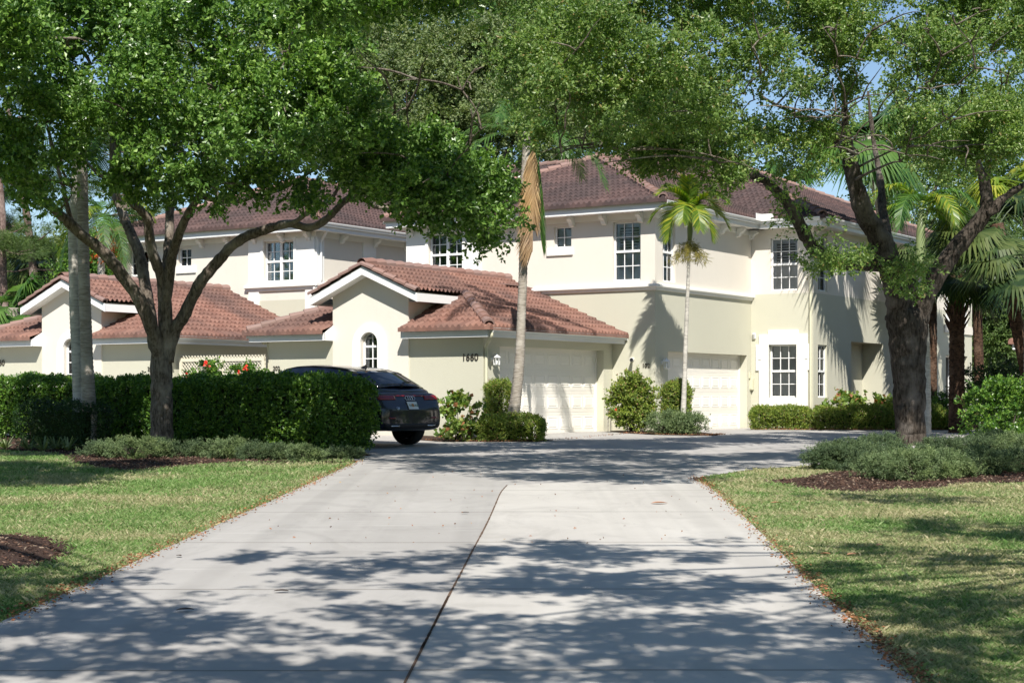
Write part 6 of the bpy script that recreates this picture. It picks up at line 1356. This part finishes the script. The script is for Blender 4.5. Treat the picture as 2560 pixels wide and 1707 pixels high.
# ---------------------------------------------------------------- lanterns and fittings on the walls
def lantern(T, u, z, out, label):
    c = hw(*T(u, -out, z)); t = empty('wall_lantern', c, ANG, label, 'lantern', 'white lanterns beside the garage doors')
    L3 = lambda x, y, z_: (x, y, z_)
    W3 = lambda p: Vector(p)
    m = MB(); N = 8
    def ringp(r, z_): return [(r * math.cos(2 * math.pi * i / N), r * math.sin(2 * math.pi * i / N), z_) for i in range(N)]
    base_ = 0
    prof = [(.0, .185), (.015, .15), (.035, .13), (.095, .085), (.10, .075), (.085, .07)]
    for r, z_ in prof: m.v += ringp(max(r, .002), z_)
    for j in range(len(prof) - 1):
        for i in range(N): a = j * N + i; b = j * N + (i + 1) % N; m.f.append((a, b, b + N, a + N)); m.m.append(0)
    m.build('cap', M['white'], t)
    m = MB()
    for i in range(6): an = 2 * math.pi * i / 6 + .3; m.tube([(.07 * math.cos(an), .07 * math.sin(an), -.10), (.076 * math.cos(an), .076 * math.sin(an), .075)], .0075, 6)
    m.tube([(0, 0, -.125), (0, 0, -.095)], [.055, .085], 12); m.build('cage', M['white'], t)
    m = MB(); m.tube([(0, 0, -.09), (0, 0, -.04), (0, 0, .03), (0, 0, .05)], [.016, .028, .026, .012], 10); m.build('bulb', M['blind'], t, smooth=True)
    wl = Vector(T(u, 0, z)) - Vector(T(u, -out, z)); side = Vector(T(u - .10, 0, z)) - Vector(T(u, 0, z)); q = Vector((wl.x, wl.y, 0))
    m = MB(); m.tube(catmull([q + Vector((0, 0, .03)), q * .6 + Vector((0, 0, .13)), q * .15 + Vector((0, 0, .16)), Vector((0, 0, .14))], 4), .011, 6); m.tube([q * .999 + Vector((0, 0, .04)), q * .88 + Vector((0, 0, .04))], [.055, .045], 14); m.build('bracket', M['white'], t)
lantern(FA(0), .36, 1.77, .14, 'white lantern on the wall left of the 1660 garage door')
lantern(FA(BM), 6.50, 1.77, .14, 'white lantern left of the 102 garage door')
def wallight(T, u, z, label):
    c = hw(*T(u, 0, z)); t = empty('wall_light', c, ANG, label, 'wall light'); d = Vector(T(u, -1, z)) - Vector(T(u, 0, z)); s = Vector(T(u - 1, 0, z)) - Vector(T(u, 0, z)); s.normalize()
    m = MB(); m.tube([d * 0, d * .03], [.06, .055], 14); m.tube([d * .03, d * .10 + s * .04], [.02, .02], 8); m.build('mount', M['cream'], t)
    m = MB(); a = d * .08 + s * .02; b = d * .24 + s * .10 + Vector((0, 0, -.01)); m.tube([a, a.lerp(b, .5), b], [.035, .05, .055], 14); m.build('lamp_head', M['white'], t, smooth=True)
    m = MB(); m.tube([b + (b - a).normalized() * .002, b + (b - a).normalized() * .006], .047, 14); m.build('lens', M['blackpl'], t)
wallight(FB(AM), -.60, 1.90, 'small white spotlight on the wall left of the number 102')
wallight(FA(0, mirr) if False else FR(6.6, mirr), .25, 2.03, 'small spotlight on the far garage wall, under its gutter')
def wbox(name, T, u0, u1, z0, z1, dep, mat, label, cat, extra=None):
    c = hw(*T((u0 + u1) / 2, 0, z0)); t = empty(name, c, ANG, label, cat); o3 = Vector(T((u0 + u1) / 2, 0, z0)); T2 = lambda u, d, z: tuple(Vector(T(u, d, z)) - o3)
    m = MB(); m.box(T2, u0, u1, -dep, 0, z0, z1); m.build('case', M[mat], t, bevel=.008)
    m = MB(); m.box(T2, u0 + .02, u1 - .02, -dep - .008, -dep, z0 + .03, z1 - .03); m.build('cover', M[mat], t, bevel=.003)
    return t, T2
t, T2 = wbox('meter_box', FB(A2), -1.52 + .16, -1.52 + .34, 1.12, 1.46, .12, 'spout', 'cream utility box between the 102 garage door and the white-framed window', 'utility box')
wbox('keypad', FA(BM), 11.86, 11.94, 1.45, 1.62, .035, 'spout', 'little keypad on the jamb right of the 102 garage door', 'keypad')
t, T2 = wbox('siren_box', FB(A2), -1.42, -1.33, 2.60, 2.76, .06, 'white', 'small white siren box left of the stepped window surround', 'siren box')
m = MB()
for k in range(4): m.box(T2, -1.41, -1.34, -.074, -.068, 2.63 + k * .03, 2.64 + k * .03)
m.build('grille', M['blackpl'], t)
# irrigation standpipe by the wall
b = at(1522, 41.9, z=0); t = empty('standpipe', b, 0, 'thin white bent pipe by the wall left of the green bush', 'pipe'); m = MB()
m.tube([(-.02, 0, -.05), (-.02, 0, .62)], .013, 8); m.tube([(.05, 0, -.05), (.05, 0, .45), (.02, 0, .50), (.0, 0, .62)], .011, 8); m.tube([(-.06, 0, .61), (.08, 0, .61)], .015, 8); m.build('pipe', M['cream'], t, smooth=True)
rs = np.random.RandomState(2); P = np.stack([rs.uniform(-.03, .09, 60), rs.uniform(-.05, .05, 60), rs.uniform(.3, 1.0, 60)], 1); V, Fc = sprigs(P, np.tile([[0, 0, 1.]], (60, 1)), 4, .07, .05, .02, rs, .4); b = at(1530, 41.9, z=0); t = empty('climber', b, 0, 'thin grey-green climber beside the white bent pipe', 'plant'); mesh_np('leaves', V, Fc, M['juniper'], t)
# lattice screen in the passage between the two garages
t = empty('lattice_fence', hw(-.15, 6.6), ANG, 'cream lattice screen closing the passage between the garages', 'fence'); m = MB(); LT = lambda u, d, z: (d, u, z)
for k in range(-20, 42):
    u = k * .105
    for sg in (1, -1):
        p0, p1 = (u, 0.2), (u + sg * 1.8, 2.0)
        def clipu(p, q):
            (x0, z0_), (x1, z1_) = p, q; t0, t1 = 0, 1; dx = x1 - x0
            for lo_, hi_ in ((0, 2.95),):
                a = (lo_ - x0) / dx; b_ = (hi_ - x0) / dx
                if a > b_: a, b_ = b_, a
                t0, t1 = max(t0, a), min(t1, b_)
            return None if t0 >= t1 else ((x0 + dx * t0, z0_ + (z1_ - z0_) * t0), (x0 + dx * t1, z0_ + (z1_ - z0_) * t1))
        c = clipu(p0, p1)
        if c: (x0, q0), (x1, q1) = c; dd = .0 if sg > 0 else .012; w_ = .018; m.add([LT(x0 - w_, dd, q0), LT(x0 + w_, dd, q0), LT(x1 + w_, dd, q1), LT(x1 - w_, dd, q1), LT(x0 - w_, dd + .01, q0), LT(x0 + w_, dd + .01, q0), LT(x1 + w_, dd + .01, q1), LT(x1 - w_, dd + .01, q1)], [(0, 1, 2, 3), (7, 6, 5, 4), (0, 4, 5, 1), (2, 6, 7, 3)])
m.build('lattice_panel', M['lattice'], t)
m = MB(); m.box(LT, 0, 2.95, -.02, .035, 1.84, 1.93); m.box(LT, 0, 2.95, -.02, .035, .15, .24)
for u in (0.0, 1.44, 2.87): m.box(LT, u, u + .08, -.03, .045, -.1, 1.95)
m.build('fence_frame', M['lattice'], t)

# ---------------------------------------------------------------- neighbours glimpsed at both edges
def cottage(px, Y, rot, w_, d_, h_, label, wallm, seed):
    b = at(px, Y, z=0); t = empty('neighbour_house', b, rot, label, 'building')
    m = MB(); m.box(ident, 0, w_, 0, d_, -.3, h_); m.build('wall', M[wallm], t)
    X = ident; tile_roof('roof', [(-.5, -.5), (w_ + .5, -.5), (w_ + .5 - (d_ + 1) / 2, d_ / 2), (-.5 + (d_ + 1) / 2, d_ / 2)], (0, 1), -.5, h_ + .1, M['tile_low'], X, t)
    tile_roof('roof', [(-.5, -.5), (-.5 + (d_ + 1) / 2, d_ / 2), (-.5, d_ + .5)], (1, 0), -.5, h_ + .1, M['tile_low'], X, t)
    m = MB(); m.box(ident, -.5, w_ + .5, -.52, -.48, h_ - .12, h_ + .1); m.box(ident, -.52, -.48, -.46, d_ + .5, h_ - .12, h_ + .1); m.build('fascia', M['white'], t)
    m = MB(); m.box(ident, w_ * .3, w_ * .3 + 1.2, -.03, 0, h_ * .35, h_ * .8); m.build('window', M['tint'], t); return t
cottage(2583, 44, -.35, 9, 7, 2.3, 'neighbouring house whose red tiled roof corner shows at the right edge', 'cream', 1)
M['ochre'] = stucco('ochre_stucco', (0.50, 0.30, 0.17))
cottage(-130, 95, -.1, 12, 9, 5.4, 'ochre house glimpsed behind the pines at the far left', 'ochre', 2)
